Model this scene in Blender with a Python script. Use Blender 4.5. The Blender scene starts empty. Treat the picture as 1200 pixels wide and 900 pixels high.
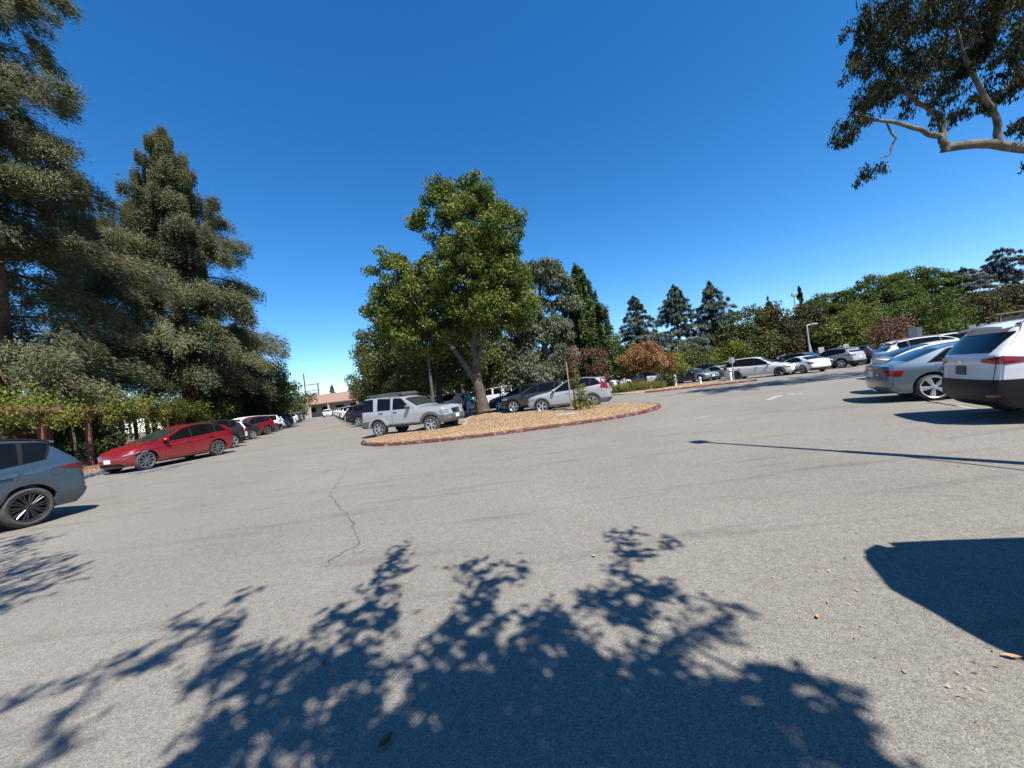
import bpy, bmesh, math, random
import numpy as np
from mathutils import Vector, Matrix

random.seed(7)
RNG = np.random.default_rng(11)
S = bpy.context.scene
COL = S.collection
R = math.radians

# ------------------------------------------------------------------ camera
CAM_H = 1.5
FPX = 451.0 / 1200.0
cd = bpy.data.cameras.new('camera')
cam = bpy.data.objects.new('camera', cd)
COL.objects.link(cam)
cd.sensor_width = 36.0
cd.lens = 36.0 * FPX
cd.clip_start = 0.05
cd.clip_end = 5000
pitch, roll = R(0.63), R(6.7)
Rt = Vector((1, 0, 0)); Fw = Vector((0, math.cos(pitch), math.sin(pitch))); Up = Rt.cross(Fw)
cx = math.cos(roll) * Rt - math.sin(roll) * Up
cy = math.sin(roll) * Rt + math.cos(roll) * Up
cz = -Fw
cam.matrix_world = Matrix(((cx.x, cy.x, cz.x, 0), (cx.y, cy.y, cz.y, 0), (cx.z, cy.z, cz.z, CAM_H), (0, 0, 0, 1)))
S.camera = cam
S.render.resolution_x, S.render.resolution_y = 1024, 768

# ------------------------------------------------------------------ sun, sky, exposure
SUN_EL = R(56.0)
SH = Vector((-0.51, 0.86, 0)).normalized()          # the way shadows fall on the ground
SHL = 1.0 / math.tan(SUN_EL)                        # metres of shadow per metre of height
to_sun = Vector((-SH.x * math.cos(SUN_EL), -SH.y * math.cos(SUN_EL), math.sin(SUN_EL)))
sl = bpy.data.lights.new('sun', 'SUN')
sl.energy = 5.0
sl.angle = R(0.53)
sl.color = (1.0, 0.94, 0.84)
so = bpy.data.objects.new('sun', sl)
COL.objects.link(so)
so.rotation_euler = (-to_sun).to_track_quat('-Z', 'Y').to_euler()
so.location = to_sun * 60
W = bpy.data.worlds.new('World')
S.world = W
W.use_nodes = True
nt = W.node_tree
bg = nt.nodes['Background']
sky = nt.nodes.new('ShaderNodeTexSky')
sky.sky_type = 'NISHITA'
sky.sun_disc = False
sky.sun_elevation = SUN_EL
sky.sun_rotation = math.atan2(to_sun.x, to_sun.y)
sky.altitude = 1500
sky.air_density = 1.0
sky.dust_density = 0.0
sky.ozone_density = 4.2
hs = nt.nodes.new('ShaderNodeHueSaturation')
hs.inputs['Saturation'].default_value = 1.29
nt.links.new(sky.outputs[0], hs.inputs['Color'])
nt.links.new(hs.outputs[0], bg.inputs[0])
bg.inputs[1].default_value = 0.115
S.view_settings.view_transform = 'Standard'
S.view_settings.look = 'None'
S.view_settings.exposure = 0.9
S.view_settings.gamma = 1.0
S.view_settings.use_curve_mapping = False
S.render.engine = 'CYCLES'
S.cycles.use_denoising = True
S.cycles.max_bounces = 6
S.cycles.transparent_max_bounces = 6
S.cycles.caustics_reflective = False
S.cycles.caustics_refractive = False

# ------------------------------------------------------------------ materials
MATS = {}
def nodemat(name):
    m = bpy.data.materials.new(name)
    m.use_nodes = True
    t = m.node_tree
    b = t.nodes['Principled BSDF']
    return m, t, b

def plain(name, col, rough=0.6, metal=0.0, coat=0.0, noise=0.0, scale=8.0, spec=0.5, bump=0.0):
    if name in MATS:
        return MATS[name]
    m, t, b = nodemat(name)
    b.inputs['Roughness'].default_value = rough
    b.inputs['Metallic'].default_value = metal
    b.inputs['Coat Weight'].default_value = coat
    b.inputs['Coat Roughness'].default_value = 0.04
    b.inputs['Specular IOR Level'].default_value = spec
    tc = t.nodes.new('ShaderNodeTexCoord')
    n = t.nodes.new('ShaderNodeTexNoise')
    n.inputs['Scale'].default_value = scale
    n.inputs['Detail'].default_value = 6
    t.links.new(tc.outputs['Object'], n.inputs['Vector'])
    r = t.nodes.new('ShaderNodeValToRGB')
    k = max(noise, 0.02)
    r.color_ramp.elements[0].position = 0.3
    r.color_ramp.elements[1].position = 0.7
    r.color_ramp.elements[0].color = (*[c * (1 - k) for c in col], 1)
    r.color_ramp.elements[1].color = (*[min(1, c * (1 + k)) for c in col], 1)
    t.links.new(n.outputs['Fac'], r.inputs['Fac'])
    t.links.new(r.outputs[0], b.inputs['Base Color'])
    if bump:
        bp = t.nodes.new('ShaderNodeBump')
        bp.inputs['Strength'].default_value = bump
        bp.inputs['Distance'].default_value = 0.03
        t.links.new(n.outputs['Fac'], bp.inputs['Height'])
        t.links.new(bp.outputs[0], b.inputs['Normal'])
    MATS[name] = m
    return m

def paint(name, col, metal=0.25, rough=0.35):
    """Car paint: flake noise, thin film of dust towards the sills, clear coat."""
    if name in MATS:
        return MATS[name]
    m, t, b = nodemat(name)
    tc = t.nodes.new('ShaderNodeTexCoord')
    fl = t.nodes.new('ShaderNodeTexNoise'); fl.inputs['Scale'].default_value = 420
    t.links.new(tc.outputs['Object'], fl.inputs['Vector'])
    du = t.nodes.new('ShaderNodeTexNoise'); du.inputs['Scale'].default_value = 3.5; du.inputs['Detail'].default_value = 8
    t.links.new(tc.outputs['Object'], du.inputs['Vector'])
    sep = t.nodes.new('ShaderNodeSeparateXYZ')
    t.links.new(tc.outputs['Object'], sep.inputs[0])
    mr = t.nodes.new('ShaderNodeMapRange')
    mr.inputs['From Min'].default_value = 0.75; mr.inputs['From Max'].default_value = 0.15
    mr.inputs['To Min'].default_value = 0.04; mr.inputs['To Max'].default_value = 0.5
    t.links.new(sep.outputs['Z'], mr.inputs['Value'])
    mu = t.nodes.new('ShaderNodeMath'); mu.operation = 'MULTIPLY'
    t.links.new(mr.outputs[0], mu.inputs[0]); t.links.new(du.outputs['Fac'], mu.inputs[1])
    mx = t.nodes.new('ShaderNodeMixRGB')
    mx.inputs[1].default_value = (*col, 1)
    mx.inputs[2].default_value = (0.22, 0.19, 0.15, 1)
    t.links.new(mu.outputs[0], mx.inputs[0])
    m2 = t.nodes.new('ShaderNodeMixRGB'); m2.blend_type = 'MULTIPLY'
    m2.inputs[0].default_value = 0.25
    t.links.new(mx.outputs[0], m2.inputs[1]); t.links.new(fl.outputs['Fac'], m2.inputs[2])
    t.links.new(m2.outputs[0], b.inputs['Base Color'])
    b.inputs['Metallic'].default_value = metal
    b.inputs['Roughness'].default_value = rough
    b.inputs['Coat Weight'].default_value = 0.9
    b.inputs['Coat Roughness'].default_value = 0.03
    MATS[name] = m
    return m

def leafmat(name, dark, mid, light, trans=0.3, gloss=0.06):
    gloss *= .6
    if name in MATS:
        return MATS[name]
    m = bpy.data.materials.new(name)
    m.use_nodes = True
    t = m.node_tree
    t.nodes.clear()
    out = t.nodes.new('ShaderNodeOutputMaterial')
    at = t.nodes.new('ShaderNodeAttribute'); at.attribute_name = 'tone'
    r = t.nodes.new('ShaderNodeValToRGB')
    e = r.color_ramp.elements
    e[0].position = 0.0; e[0].color = (*dark, 1)
    e[1].position = 1.0; e[1].color = (*light, 1)
    n = e.new(0.5); n.color = (*mid, 1)
    t.links.new(at.outputs['Fac'], r.inputs['Fac'])
    d = t.nodes.new('ShaderNodeBsdfDiffuse')
    tr = t.nodes.new('ShaderNodeBsdfTranslucent')
    g = t.nodes.new('ShaderNodeBsdfGlossy'); g.inputs['Roughness'].default_value = 0.6
    g.inputs['Color'].default_value = (0.45, 0.45, 0.42, 1)
    m1 = t.nodes.new('ShaderNodeMixShader'); m1.inputs[0].default_value = trans
    m2 = t.nodes.new('ShaderNodeMixShader'); m2.inputs[0].default_value = gloss
    for s in (d, tr):
        t.links.new(r.outputs[0], s.inputs['Color'])
    t.links.new(d.outputs[0], m1.inputs[1]); t.links.new(tr.outputs[0], m1.inputs[2])
    t.links.new(m1.outputs[0], m2.inputs[1]); t.links.new(g.outputs[0], m2.inputs[2])
    t.links.new(m2.outputs[0], out.inputs[0])
    MATS[name] = m
    return m

def asphalt_mat():
    m, t, b = nodemat('asphalt')
    L = t.links.new
    tc = t.nodes.new('ShaderNodeTexCoord')
    def noise(scale, detail=4, rough=0.6):
        n = t.nodes.new('ShaderNodeTexNoise')
        n.inputs['Scale'].default_value = scale; n.inputs['Detail'].default_value = detail
        n.inputs['Roughness'].default_value = rough
        L(tc.outputs['Object'], n.inputs['Vector'])
        return n
    def ramp(src, p0, c0, p1, c1):
        r = t.nodes.new('ShaderNodeValToRGB')
        r.color_ramp.elements[0].position = p0; r.color_ramp.elements[0].color = (c0, c0, c0, 1) if not isinstance(c0, tuple) else (*c0, 1)
        r.color_ramp.elements[1].position = p1; r.color_ramp.elements[1].color = (c1, c1, c1, 1) if not isinstance(c1, tuple) else (*c1, 1)
        L(src, r.inputs['Fac'])
        return r
    def mix(mode, fac, a, c):
        x = t.nodes.new('ShaderNodeMixRGB'); x.blend_type = mode
        if isinstance(fac, float): x.inputs[0].default_value = fac
        else: L(fac, x.inputs[0])
        L(a, x.inputs[1])
        if isinstance(c, tuple): x.inputs[2].default_value = (*c, 1)
        else: L(c, x.inputs[2])
        return x.outputs[0]
    big = ramp(noise(0.3, 9, 0.62).outputs['Fac'], 0.32, (0.164, 0.151, 0.130), 0.7, (0.205, 0.190, 0.165))
    # stones: two sizes of aggregate
    v1 = t.nodes.new('ShaderNodeTexVoronoi'); v1.inputs['Scale'].default_value = 185
    L(tc.outputs['Object'], v1.inputs['Vector'])
    sepc = t.nodes.new('ShaderNodeSeparateColor'); L(v1.outputs['Color'], sepc.inputs[0])
    s1 = ramp(sepc.outputs[0], 0.05, 0.66, 0.95, 1.34)
    c = mix('MULTIPLY', 1.0, big.outputs[0], s1.outputs[0])
    v2 = t.nodes.new('ShaderNodeTexVoronoi'); v2.inputs['Scale'].default_value = 34
    L(tc.outputs['Object'], v2.inputs['Vector'])
    sp2 = t.nodes.new('ShaderNodeSeparateColor'); L(v2.outputs['Color'], sp2.inputs[0])
    s2 = ramp(sp2.outputs[1], 0.0, 0.90, 1.0, 1.09)
    c = mix('MULTIPLY', 1.0, c, s2.outputs[0])
    # oil spots, tyre scuffs
    sp = ramp(noise(0.9, 7, 0.7).outputs['Fac'], 0.61, 0.0, 0.76, 0.6)
    c = mix('MIX', sp.outputs[0], c, (0.0816, 0.07616, 0.068))
    mp = t.nodes.new('ShaderNodeMapping'); mp.inputs['Scale'].default_value = (0.25, 2.4, 1); mp.inputs['Rotation'].default_value = (0, 0, R(-12))
    L(tc.outputs['Object'], mp.inputs['Vector'])
    sn = t.nodes.new('ShaderNodeTexNoise'); sn.inputs['Scale'].default_value = 1.6; sn.inputs['Detail'].default_value = 6
    L(mp.outputs[0], sn.inputs['Vector'])
    st = ramp(sn.outputs['Fac'], 0.56, 0.0, 0.74, 0.5)
    c = mix('MIX', st.outputs[0], c, (0.0775, 0.07316, 0.0651))
    mp2 = t.nodes.new('ShaderNodeMapping'); mp2.inputs['Scale'].default_value = (0.1, 1.0, 1); mp2.inputs['Rotation'].default_value = (0, 0, R(-64))
    L(tc.outputs['Object'], mp2.inputs['Vector'])
    sn2 = t.nodes.new('ShaderNodeTexNoise'); sn2.inputs['Scale'].default_value = 0.8; sn2.inputs['Detail'].default_value = 5
    L(mp2.outputs[0], sn2.inputs['Vector'])
    st2 = ramp(sn2.outputs['Fac'], 0.55, 0.0, 0.8, 0.4)
    c = mix('MIX', st2.outputs[0], c, (0.203, 0.189, 0.1645))
    # tan dust and rust coloured litter specks
    dsp = ramp(noise(0.55, 6, 0.65).outputs['Fac'], 0.6, 0.0, 0.8, 0.3)
    c = mix('MIX', dsp.outputs[0], c, (0.1836, 0.136, 0.0952))
    L(c, b.inputs['Base Color'])
    b.inputs['Roughness'].default_value = 0.9
    b.inputs['Specular IOR Level'].default_value = 0.25
    bp = t.nodes.new('ShaderNodeBump'); bp.inputs['Strength'].default_value = 0.45; bp.inputs['Distance'].default_value = 0.004
    L(v1.outputs['Distance'], bp.inputs['Height'])
    L(bp.outputs[0], b.inputs['Normal'])
    return m

def worn_paint(name, col, under, wear=0.5, scale=9.0):
    if name in MATS:
        return MATS[name]
    m, t, b = nodemat(name)
    tc = t.nodes.new('ShaderNodeTexCoord')
    n = t.nodes.new('ShaderNodeTexNoise'); n.inputs['Scale'].default_value = scale; n.inputs['Detail'].default_value = 9; n.inputs['Roughness'].default_value = 0.7
    t.links.new(tc.outputs['Object'], n.inputs['Vector'])
    r = t.nodes.new('ShaderNodeValToRGB')
    r.color_ramp.elements[0].position = wear - 0.06; r.color_ramp.elements[0].color = (*under, 1)
    r.color_ramp.elements[1].position = wear + 0.06; r.color_ramp.elements[1].color = (*col, 1)
    t.links.new(n.outputs['Fac'], r.inputs['Fac'])
    t.links.new(r.outputs[0], b.inputs['Base Color'])
    b.inputs['Roughness'].default_value = 0.8
    MATS[name] = m
    return m

GLASS = plain('tinted_glass', (0.005, 0.006, 0.007), 0.03, 0, 0, 0.3, 2, 0.2)
SHIELD = plain('windshield_glass', (0.022, 0.03, 0.03), 0.03, 0, 0, 0.3, 2.5, 0.5)
BLACKP = plain('black_plastic', (0.011, 0.011, 0.012), 0.5, 0, 0, 0.15, 30, .3)
GREYP = plain('grey_plastic', (0.085, 0.088, 0.092), 0.55, 0, 0, 0.1, 30)
RUBBER = plain('rubber', (0.022, 0.021, 0.02), 0.8, 0, 0, 0.2, 20)
DUSTYRUB = plain('dusty_rubber', (0.05, 0.047, 0.043), 0.85, 0, 0, 0.25, 14)
ALLOY = plain('alloy', (0.62, 0.63, 0.64), 0.28, 0.85, 0, 0.06, 20)
DARKALLOY = plain('dark_alloy', (0.02, 0.02, 0.021), 0.22, 0.2, 0.5, 0.1, 20)
GREYALLOY = plain('grey_alloy', (0.2, 0.2, 0.21), 0.3, 0.7, 0, 0.1, 20)
CHROME = plain('chrome', (0.75, 0.75, 0.76), 0.12, 1.0, 0, 0.03, 20)
REDLENS = plain('red_lens', (0.20, 0.006, 0.009), 0.12, 0, 0.6, 0.25, 40)
DARKLENS = plain('dark_red_lens', (0.13, 0.006, 0.009), 0.12, 0, 0.6, 0.3, 40)
CLEAR = plain('clear_lens', (0.28, 0.29, 0.30), 0.08, 0.35, 0.5, 0.35, 25)
PLATE = plain('plate_white', (0.72, 0.73, 0.72), 0.45, 0, 0, 0.12, 60)
DARKPLATE = plain('plate_dark', (0.06, 0.065, 0.065), 0.4, 0, 0, 0.5, 70)
SEAM = plain('seam_dark', (0.01, 0.01, 0.01), 0.8)

# ------------------------------------------------------------------ object helpers
def link(name, me, mat=None, parent=None, label=None, cat=None, group=None, kind=None):
    o = bpy.data.objects.new(name, me)
    COL.objects.link(o)
    if mat is not None and me is not None and len(me.materials) == 0:
        me.materials.append(mat)
    if parent is not None:
        o.parent = parent
    tag(o, label, cat, group, kind)
    return o

def tag(o, label=None, cat=None, group=None, kind=None):
    if label: o['label'] = label
    if cat: o['category'] = cat
    if group: o['group'] = group
    if kind: o['kind'] = kind
    return o

def empty(name, loc, rz=0.0, label=None, cat=None, group=None, kind=None):
    o = bpy.data.objects.new(name, None)
    COL.objects.link(o)
    o.location = loc
    o.rotation_euler = (0, 0, rz)
    o.empty_display_size = 0.2
    return tag(o, label, cat, group, kind)

def mesh_from(name, verts, faces, smooth=0.0):
    me = bpy.data.meshes.new(name)
    me.from_pydata([tuple(map(float, v)) for v in verts], [], [tuple(int(i) for i in f) for f in faces])
    me.update()
    if smooth:
        bm = bmesh.new(); bm.from_mesh(me)
        bmesh.ops.remove_doubles(bm, verts=bm.verts, dist=0.0004)
        bmesh.ops.dissolve_degenerate(bm, edges=bm.edges, dist=0.0003)
        bmesh.ops.recalc_face_normals(bm, faces=bm.faces)
        bm.to_mesh(me); bm.free()
        me.polygons.foreach_set('use_smooth', [True] * len(me.polygons))
        me.set_sharp_from_angle(angle=R(smooth))
    return me

class MB:
    """collects simple solids into one mesh"""
    def __init__(s): s.v = []; s.f = []
    def add(s, v, f):
        b = len(s.v)
        s.v += [tuple(map(float, p)) for p in v]
        s.f += [tuple(int(i) + b for i in q) for q in f]
    def box(s, c, d, rz=0.0, M=None):
        x, y, z = d[0] / 2, d[1] / 2, d[2] / 2
        vs = [(-x, -y, -z), (x, -y, -z), (x, y, -z), (-x, y, -z), (-x, -y, z), (x, -y, z), (x, y, z), (-x, y, z)]
        ca, sa = math.cos(rz), math.sin(rz)
        o = []
        for p in vs:
            if M is not None:
                q = M @ Vector(p)
            else:
                q = (p[0] * ca - p[1] * sa, p[0] * sa + p[1] * ca, p[2])
            o.append((q[0] + c[0], q[1] + c[1], q[2] + c[2]))
        s.add(o, [(0, 3, 2, 1), (4, 5, 6, 7), (0, 1, 5, 4), (1, 2, 6, 5), (2, 3, 7, 6), (3, 0, 4, 7)])
    def tube(s, pts, rad, n=6, cap=True):
        pts = [Vector(p) for p in pts]
        if not hasattr(rad, '__len__'): rad = [rad] * len(pts)
        rings = []
        ref = Vector((0.31, 0.17, 0.93))
        for i, p in enumerate(pts):
            d = (pts[min(i + 1, len(pts) - 1)] - pts[max(i - 1, 0)])
            if d.length < 1e-6: d = Vector((0, 0, 1))
            d.normalize()
            a = d.cross(ref)
            if a.length < 1e-3: a = d.cross(Vector((1, 0, 0)))
            a.normalize(); b = d.cross(a)
            rings.append([p + (a * math.cos(2 * math.pi * k / n) + b * math.sin(2 * math.pi * k / n)) * rad[i] for k in range(n)])
        v = [q for r in rings for q in r]
        f = []
        for i in range(len(rings) - 1):
            for k in range(n):
                k2 = (k + 1) % n
                f.append((i * n + k, i * n + k2, (i + 1) * n + k2, (i + 1) * n + k))
        if cap:
            f.append(tuple(range(n - 1, -1, -1)))
            f.append(tuple((len(rings) - 1) * n + k for k in range(n)))
        s.add(v, f)
    def lathe(s, prof, n=24, axis='y', c=(0, 0, 0)):
        """prof: list of (radius, offset along axis)"""
        v = []
        for k in range(n):
            a = 2 * math.pi * k / n
            for r, h in prof:
                if axis == 'y': v.append((c[0] + r * math.cos(a), c[1] + h, c[2] + r * math.sin(a)))
                else: v.append((c[0] + r * math.cos(a), c[1] + r * math.sin(a), c[2] + h))
        m = len(prof); f = []
        for k in range(n):
            k2 = (k + 1) % n
            for i in range(m - 1):
                f.append((k * m + i, k2 * m + i, k2 * m + i + 1, k * m + i + 1))
        s.add(v, f)
    def mesh(s, name, smooth=0.0): return mesh_from(name, s.v, s.f, smooth)
    def obj(s, name, mat, parent=None, smooth=0.0, **k): return link(name, s.mesh(name, smooth), mat, parent, **k)

def leaf_mesh(name, C, A, N, L, Wd, tone, fold=0.0):
    """N diamond leaves: C centres, A long axis, N normals (n,3); L, Wd sizes; tone per leaf"""
    n = len(C)
    A = A / (np.linalg.norm(A, axis=1, keepdims=True) + 1e-9)
    B = np.cross(N, A); B /= (np.linalg.norm(B, axis=1, keepdims=True) + 1e-9)
    L = np.broadcast_to(L, (n,))[:, None]; Wd = np.broadcast_to(Wd, (n,))[:, None]
    V = np.empty((n, 4, 3), np.float32)
    V[:, 0] = C - A * L * 0.5
    V[:, 1] = C + B * Wd * 0.5 - A * L * 0.08
    V[:, 2] = C + A * L * 0.5
    V[:, 3] = C - B * Wd * 0.5 - A * L * 0.08
    me = bpy.data.meshes.new(name)
    me.vertices.add(4 * n); me.vertices.foreach_set('co', V.reshape(-1))
    me.loops.add(4 * n); me.loops.foreach_set('vertex_index', np.arange(4 * n, dtype=np.int32))
    me.polygons.add(n)
    me.polygons.foreach_set('loop_start', np.arange(0, 4 * n, 4, dtype=np.int32))
    me.polygons.foreach_set('loop_total', np.full(n, 4, np.int32))
    at = me.attributes.new('tone', 'FLOAT', 'FACE')
    at.data.foreach_set('value', np.clip(tone, 0, 1).astype(np.float32))
    me.update(calc_edges=True)
    return me

# ------------------------------------------------------------------ cars
def sm_interp(pts, sig=0.05, lo=None, hi=None):
    xs = np.array([p[0] for p in pts]); ys = np.array([p[1] for p in pts])
    o = np.argsort(xs); xs = xs[o]; ys = ys[o]
    gx = np.arange(xs[0] - 0.6, xs[-1] + 0.6, 0.01)
    gy = np.interp(gx, xs, ys)
    k = np.arange(-int(3 * sig / 0.01) - 1, int(3 * sig / 0.01) + 2) * 0.01
    w = np.exp(-0.5 * (k / sig) ** 2); w /= w.sum()
    pad = len(k) // 2
    g = np.convolve(np.pad(gy, pad, mode='edge'), w, mode='valid')
    return lambda x: np.interp(x, gx, g)

def corner(q, p=2.4):
    q = np.clip(np.abs(q), 0, 1)
    return 1 - (1 - q ** p) ** (1 / p)

class Car:
    """x forward from the rear axle, y left, z up; lofted body with real wheel wells"""
    def __init__(s, sp):
        s.sp = sp
        s.wb = sp['wb']; s.xF = s.wb + sp['fo']; s.xR = -sp['ro']; s.W = sp['W'] / 2; s.Rw = sp['R']; s.sill0 = sp['sill']
        s.fsh = sm_interp(sp['sh'], 0.06); s.ftop = sm_interp(sp['top'], sp.get('tsig', 0.08))
        s.fnose = sm_interp(sp['nose'], 0.03); s.ftail = sm_interp(sp['tail'], 0.03)
        pf = sp.get('planF', 0.88); pr = sp.get('planR', 0.92)
        s.fplan = sm_interp([(s.xR, pr), (s.xR + 0.45, 0.975), (s.xR + 0.9, 1), (s.xF - 0.9, 1), (s.xF - 0.45, 0.97), (s.xF, pf)], 0.12)
        s.fside = sm_interp(sp.get('side', [(0, .93), (.12, .965), (.4, .985), (.62, .99), (.78, 1.0), (.93, .985), (1, .955)]), 0.03)
        s.kF = sp.get('kF', 0.22); s.kR = sp.get('kR', 0.14)
        s.tum = sp.get('tum', 0.32); s.crown = sp.get('crown', 0.05)
        s.Ra = s.Rw + sp.get('gap', 0.055)
        q = np.linspace(1, 0, 400)
        def table(k):
            y = q * s.W * .95; x = k * corner(q)
            a = np.concatenate([[0], np.cumsum(np.hypot(np.diff(x), np.diff(y)))])
            return a
        s.aR, s.aF, s.qt = table(s.kR), table(s.kF), q
    def arcR(s, w): return s.aR[-1] + (w - s.W * .95)
    def arcF(s, w): return s.aF[-1] + (w - s.W * .95)
    def qof(s, t, w, tab):
        A = tab[-1] + (w - s.W * .95)          # half arc at this width
        d = np.where(-t <= A, -t, 2 * A + t)   # distance from the nearer corner
        q = np.interp(np.maximum(d, 0) * tab[-1] / np.maximum(A, .05), tab, s.qt)
        return np.where(-t <= A, q, -q)
    def zsh(s, x): return s.fsh(x)
    def ztop(s, x): return np.maximum(s.ftop(x), s.zsh(x) + 0.035)
    def zre(s, x):
        h = s.ztop(x) - s.zsh(x)
        return s.zsh(x) + np.maximum(h - s.crown, 0.012)
    def w(s, x, z):
        zs = s.zsh(x)
        r = np.clip((z - s.sill0) / (zs - s.sill0), 0, 1)
        base = s.W * s.fplan(x) * s.fside(r)
        up = np.maximum(z - zs, 0)
        return base - s.tum * up - 0.10 * up * up
    def xf(s, z): return s.xF + s.fnose(z)
    def xr(s, z): return s.xR - s.ftail(z)
    def zb(s, x):
        z = np.full_like(np.asarray(x, float), s.sill0)
        for c in (0.0, s.wb):
            d = np.asarray(x) - c
            a = np.where(np.abs(d) < s.Ra, s.Rw + np.sqrt(np.maximum(s.Ra ** 2 - d ** 2, 0)), s.sill0)
            z = np.maximum(z, a)
        return z
    def side(s, x, z, sgn=1):
        x = np.asarray(x, float); z = np.asarray(z, float)
        xx = np.clip(x, s.xr(z) + s.kR, s.xf(z) - s.kF)
        return np.stack([xx, sgn * s.w(x, z), z + 0 * xx], -1)
    def rear(s, t, z, sgn=1):
        t = np.asarray(t, float); z = np.asarray(z, float) + 0 * t
        x0 = s.xr(z) + s.kR
        xs = np.where(t > 0, x0 + t, x0)
        w = s.w(xs, z)
        q = s.qof(np.minimum(t, 0), w, s.aR)
        x = np.where(t > 0, xs, s.xr(z) + s.kR * corner(q))
        y = np.where(t > 0, w, q * w)
        return np.stack([x, sgn * y, z], -1)
    def front(s, t, z, sgn=1):
        t = np.asarray(t, float); z = np.asarray(z, float) + 0 * t
        x0 = s.xf(z) - s.kF
        xs = np.where(t > 0, x0 - t, x0)
        w = s.w(xs, z)
        q = s.qof(np.minimum(t, 0), w, s.aF)
        x = np.where(t > 0, xs, s.xf(z) - s.kF * corner(q))
        y = np.where(t > 0, w, q * w)
        return np.stack([x, sgn * y, z], -1)
    def top(s, x, q):
        x = np.asarray(x, float); q = np.asarray(q, float)
        zr = s.zre(x); zt = s.ztop(x)
        wr = s.w(x, zr)
        return np.stack([x + 0 * q, q * wr, zr + (zt - zr) * (1 - np.abs(q) ** 2.6)], -1)
    def body(s, step):
        xs = list(np.arange(s.xR + s.kR * 0.6, s.xF - s.kF * 0.6, step))
        for c in (0.0, s.wb):
            xs = [x for x in xs if abs(x - c) > s.Ra + 0.012]
            xs += [c + s.Ra * math.cos(a) for a in np.linspace(0, math.pi, 21)]
            xs += [c - s.Ra - 0.01, c + s.Ra + 0.01]
        xs = np.array(sorted(xs))
        fr = np.array([0, .08, .2, .34, .48, .6, .7, .78, .86, .93, .97, 1.0])
        gl = np.array([.04, .25, .5, .75, 1.0])
        qs = np.array([.96, .86, .7, .45, .2, 0.0])
        rows = []
        def section(x):
            zs = float(s.zsh(x)); zb = min(float(s.zb(x)), zs - 0.05); zr = float(s.zre(x)); zt = float(s.ztop(x))
            zl = zb + (zs - zb) * fr
            zl = np.concatenate([zl, zs + (zr - zs) * gl])
            wl = s.w(np.full_like(zl, x), zl)
            wi = max(wl[0] - 0.30, 0.2)
            zf = s.sill0 + 0.02
            zi = zb if zb > s.sill0 + 0.03 else zf
            P = [(0.0, zf), (wi - .05, zf), (wi, zi), (wl[0] - .02, zb)] + list(zip(wl, zl))
            wr = float(s.w(x, zr))
            for q in qs: P.append((q * wr, zr + (zt - zr) * (1 - q ** 2.6)))
            return P
        secs = [section(float(x)) for x in xs]
        M = len(secs[0])
        grid = []
        for q in (0, .3, .55, .72, .83, .9, .945, .975, .992):
            row = []
            for (y, z) in secs[0]:
                row.append((float(s.xr(z)) + s.kR * float(corner(q)), q * y, z))
            grid.append(row)
        for x, P in zip(xs, secs):
            row = []
            for (y, z) in P:
                row.append((min(max(float(x), float(s.xr(z)) + s.kR), float(s.xf(z)) - s.kF), y, z))
            grid.append(row)
        for q in (.992, .975, .945, .9, .83, .72, .55, .3, 0):
            row = []
            for (y, z) in secs[-1]:
                row.append((float(s.xf(z)) - s.kF * float(corner(q)), q * y, z))
            grid.append(row)
        V = []; F = []
        for sg in (1, -1):
            b = len(V)
            for row in grid:
                V += [(p[0], sg * p[1], p[2]) for p in row]
            for i in range(len(grid) - 1):
                for j in range(M - 1):
                    F.append((b + i * M + j, b + (i + 1) * M + j, b + (i + 1) * M + j + 1, b + i * M + j + 1))
        return V, F
    def patch(s, fn, P, off=0.004, skirt=0.02, nu=10, nv=5):
        """P(u,v)->two param arrays; fn maps them to the body; raised by off, skirt goes back in"""
        u = np.linspace(0, 1, nu + 1); v = np.linspace(0, 1, nv + 1)
        Ug, Vg = np.meshgrid(u, v, indexing='ij')
        a, c = P(Ug, Vg)
        pts = fn(a, c)
        du = np.gradient(pts, axis=0); dv = np.gradient(pts, axis=1)
        n = np.cross(du, dv); n /= (np.linalg.norm(n, axis=-1, keepdims=True) + 1e-9)
        ctr = np.array([s.wb / 2, 0, 0.75])
        sg = np.sign(np.sum(n * (pts - ctr), axis=-1).mean())
        n = n * (sg if sg else 1)
        o = pts + n * off; inn = pts - n * skirt
        NU, NV = nu + 1, nv + 1
        V = [tuple(p) for p in o.reshape(-1, 3)]
        F = [(i * NV + j, (i + 1) * NV + j, (i + 1) * NV + j + 1, i * NV + j + 1) for i in range(nu) for j in range(nv)]
        ring = [(i, 0) for i in range(NU)] + [(nu, j) for j in range(1, NV)] + [(i, nv) for i in range(nu - 1, -1, -1)] + [(0, j) for j in range(nv - 1, 0, -1)]
        b = len(V)
        V += [tuple(inn[i, j]) for i, j in ring]
        m = len(ring)
        for k in range(m):
            i, j = ring[k]; i2, j2 = ring[(k + 1) % m]
            F.append((i * NV + j, i2 * NV + j2, b + (k + 1) % m, b + k))
        return V, F

def quadP(c):
    """bilinear patch over corners (a0,c0) (a1,c1) (a2,c2) (a3,c3): bottom-left, bottom-right, top-right, top-left"""
    c = np.array(c, float)
    def P(u, v):
        w = [(1 - u) * (1 - v), u * (1 - v), u * v, (1 - u) * v]
        return sum(w[i] * c[i, 0] for i in range(4)), sum(w[i] * c[i, 1] for i in range(4))
    return P

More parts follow.
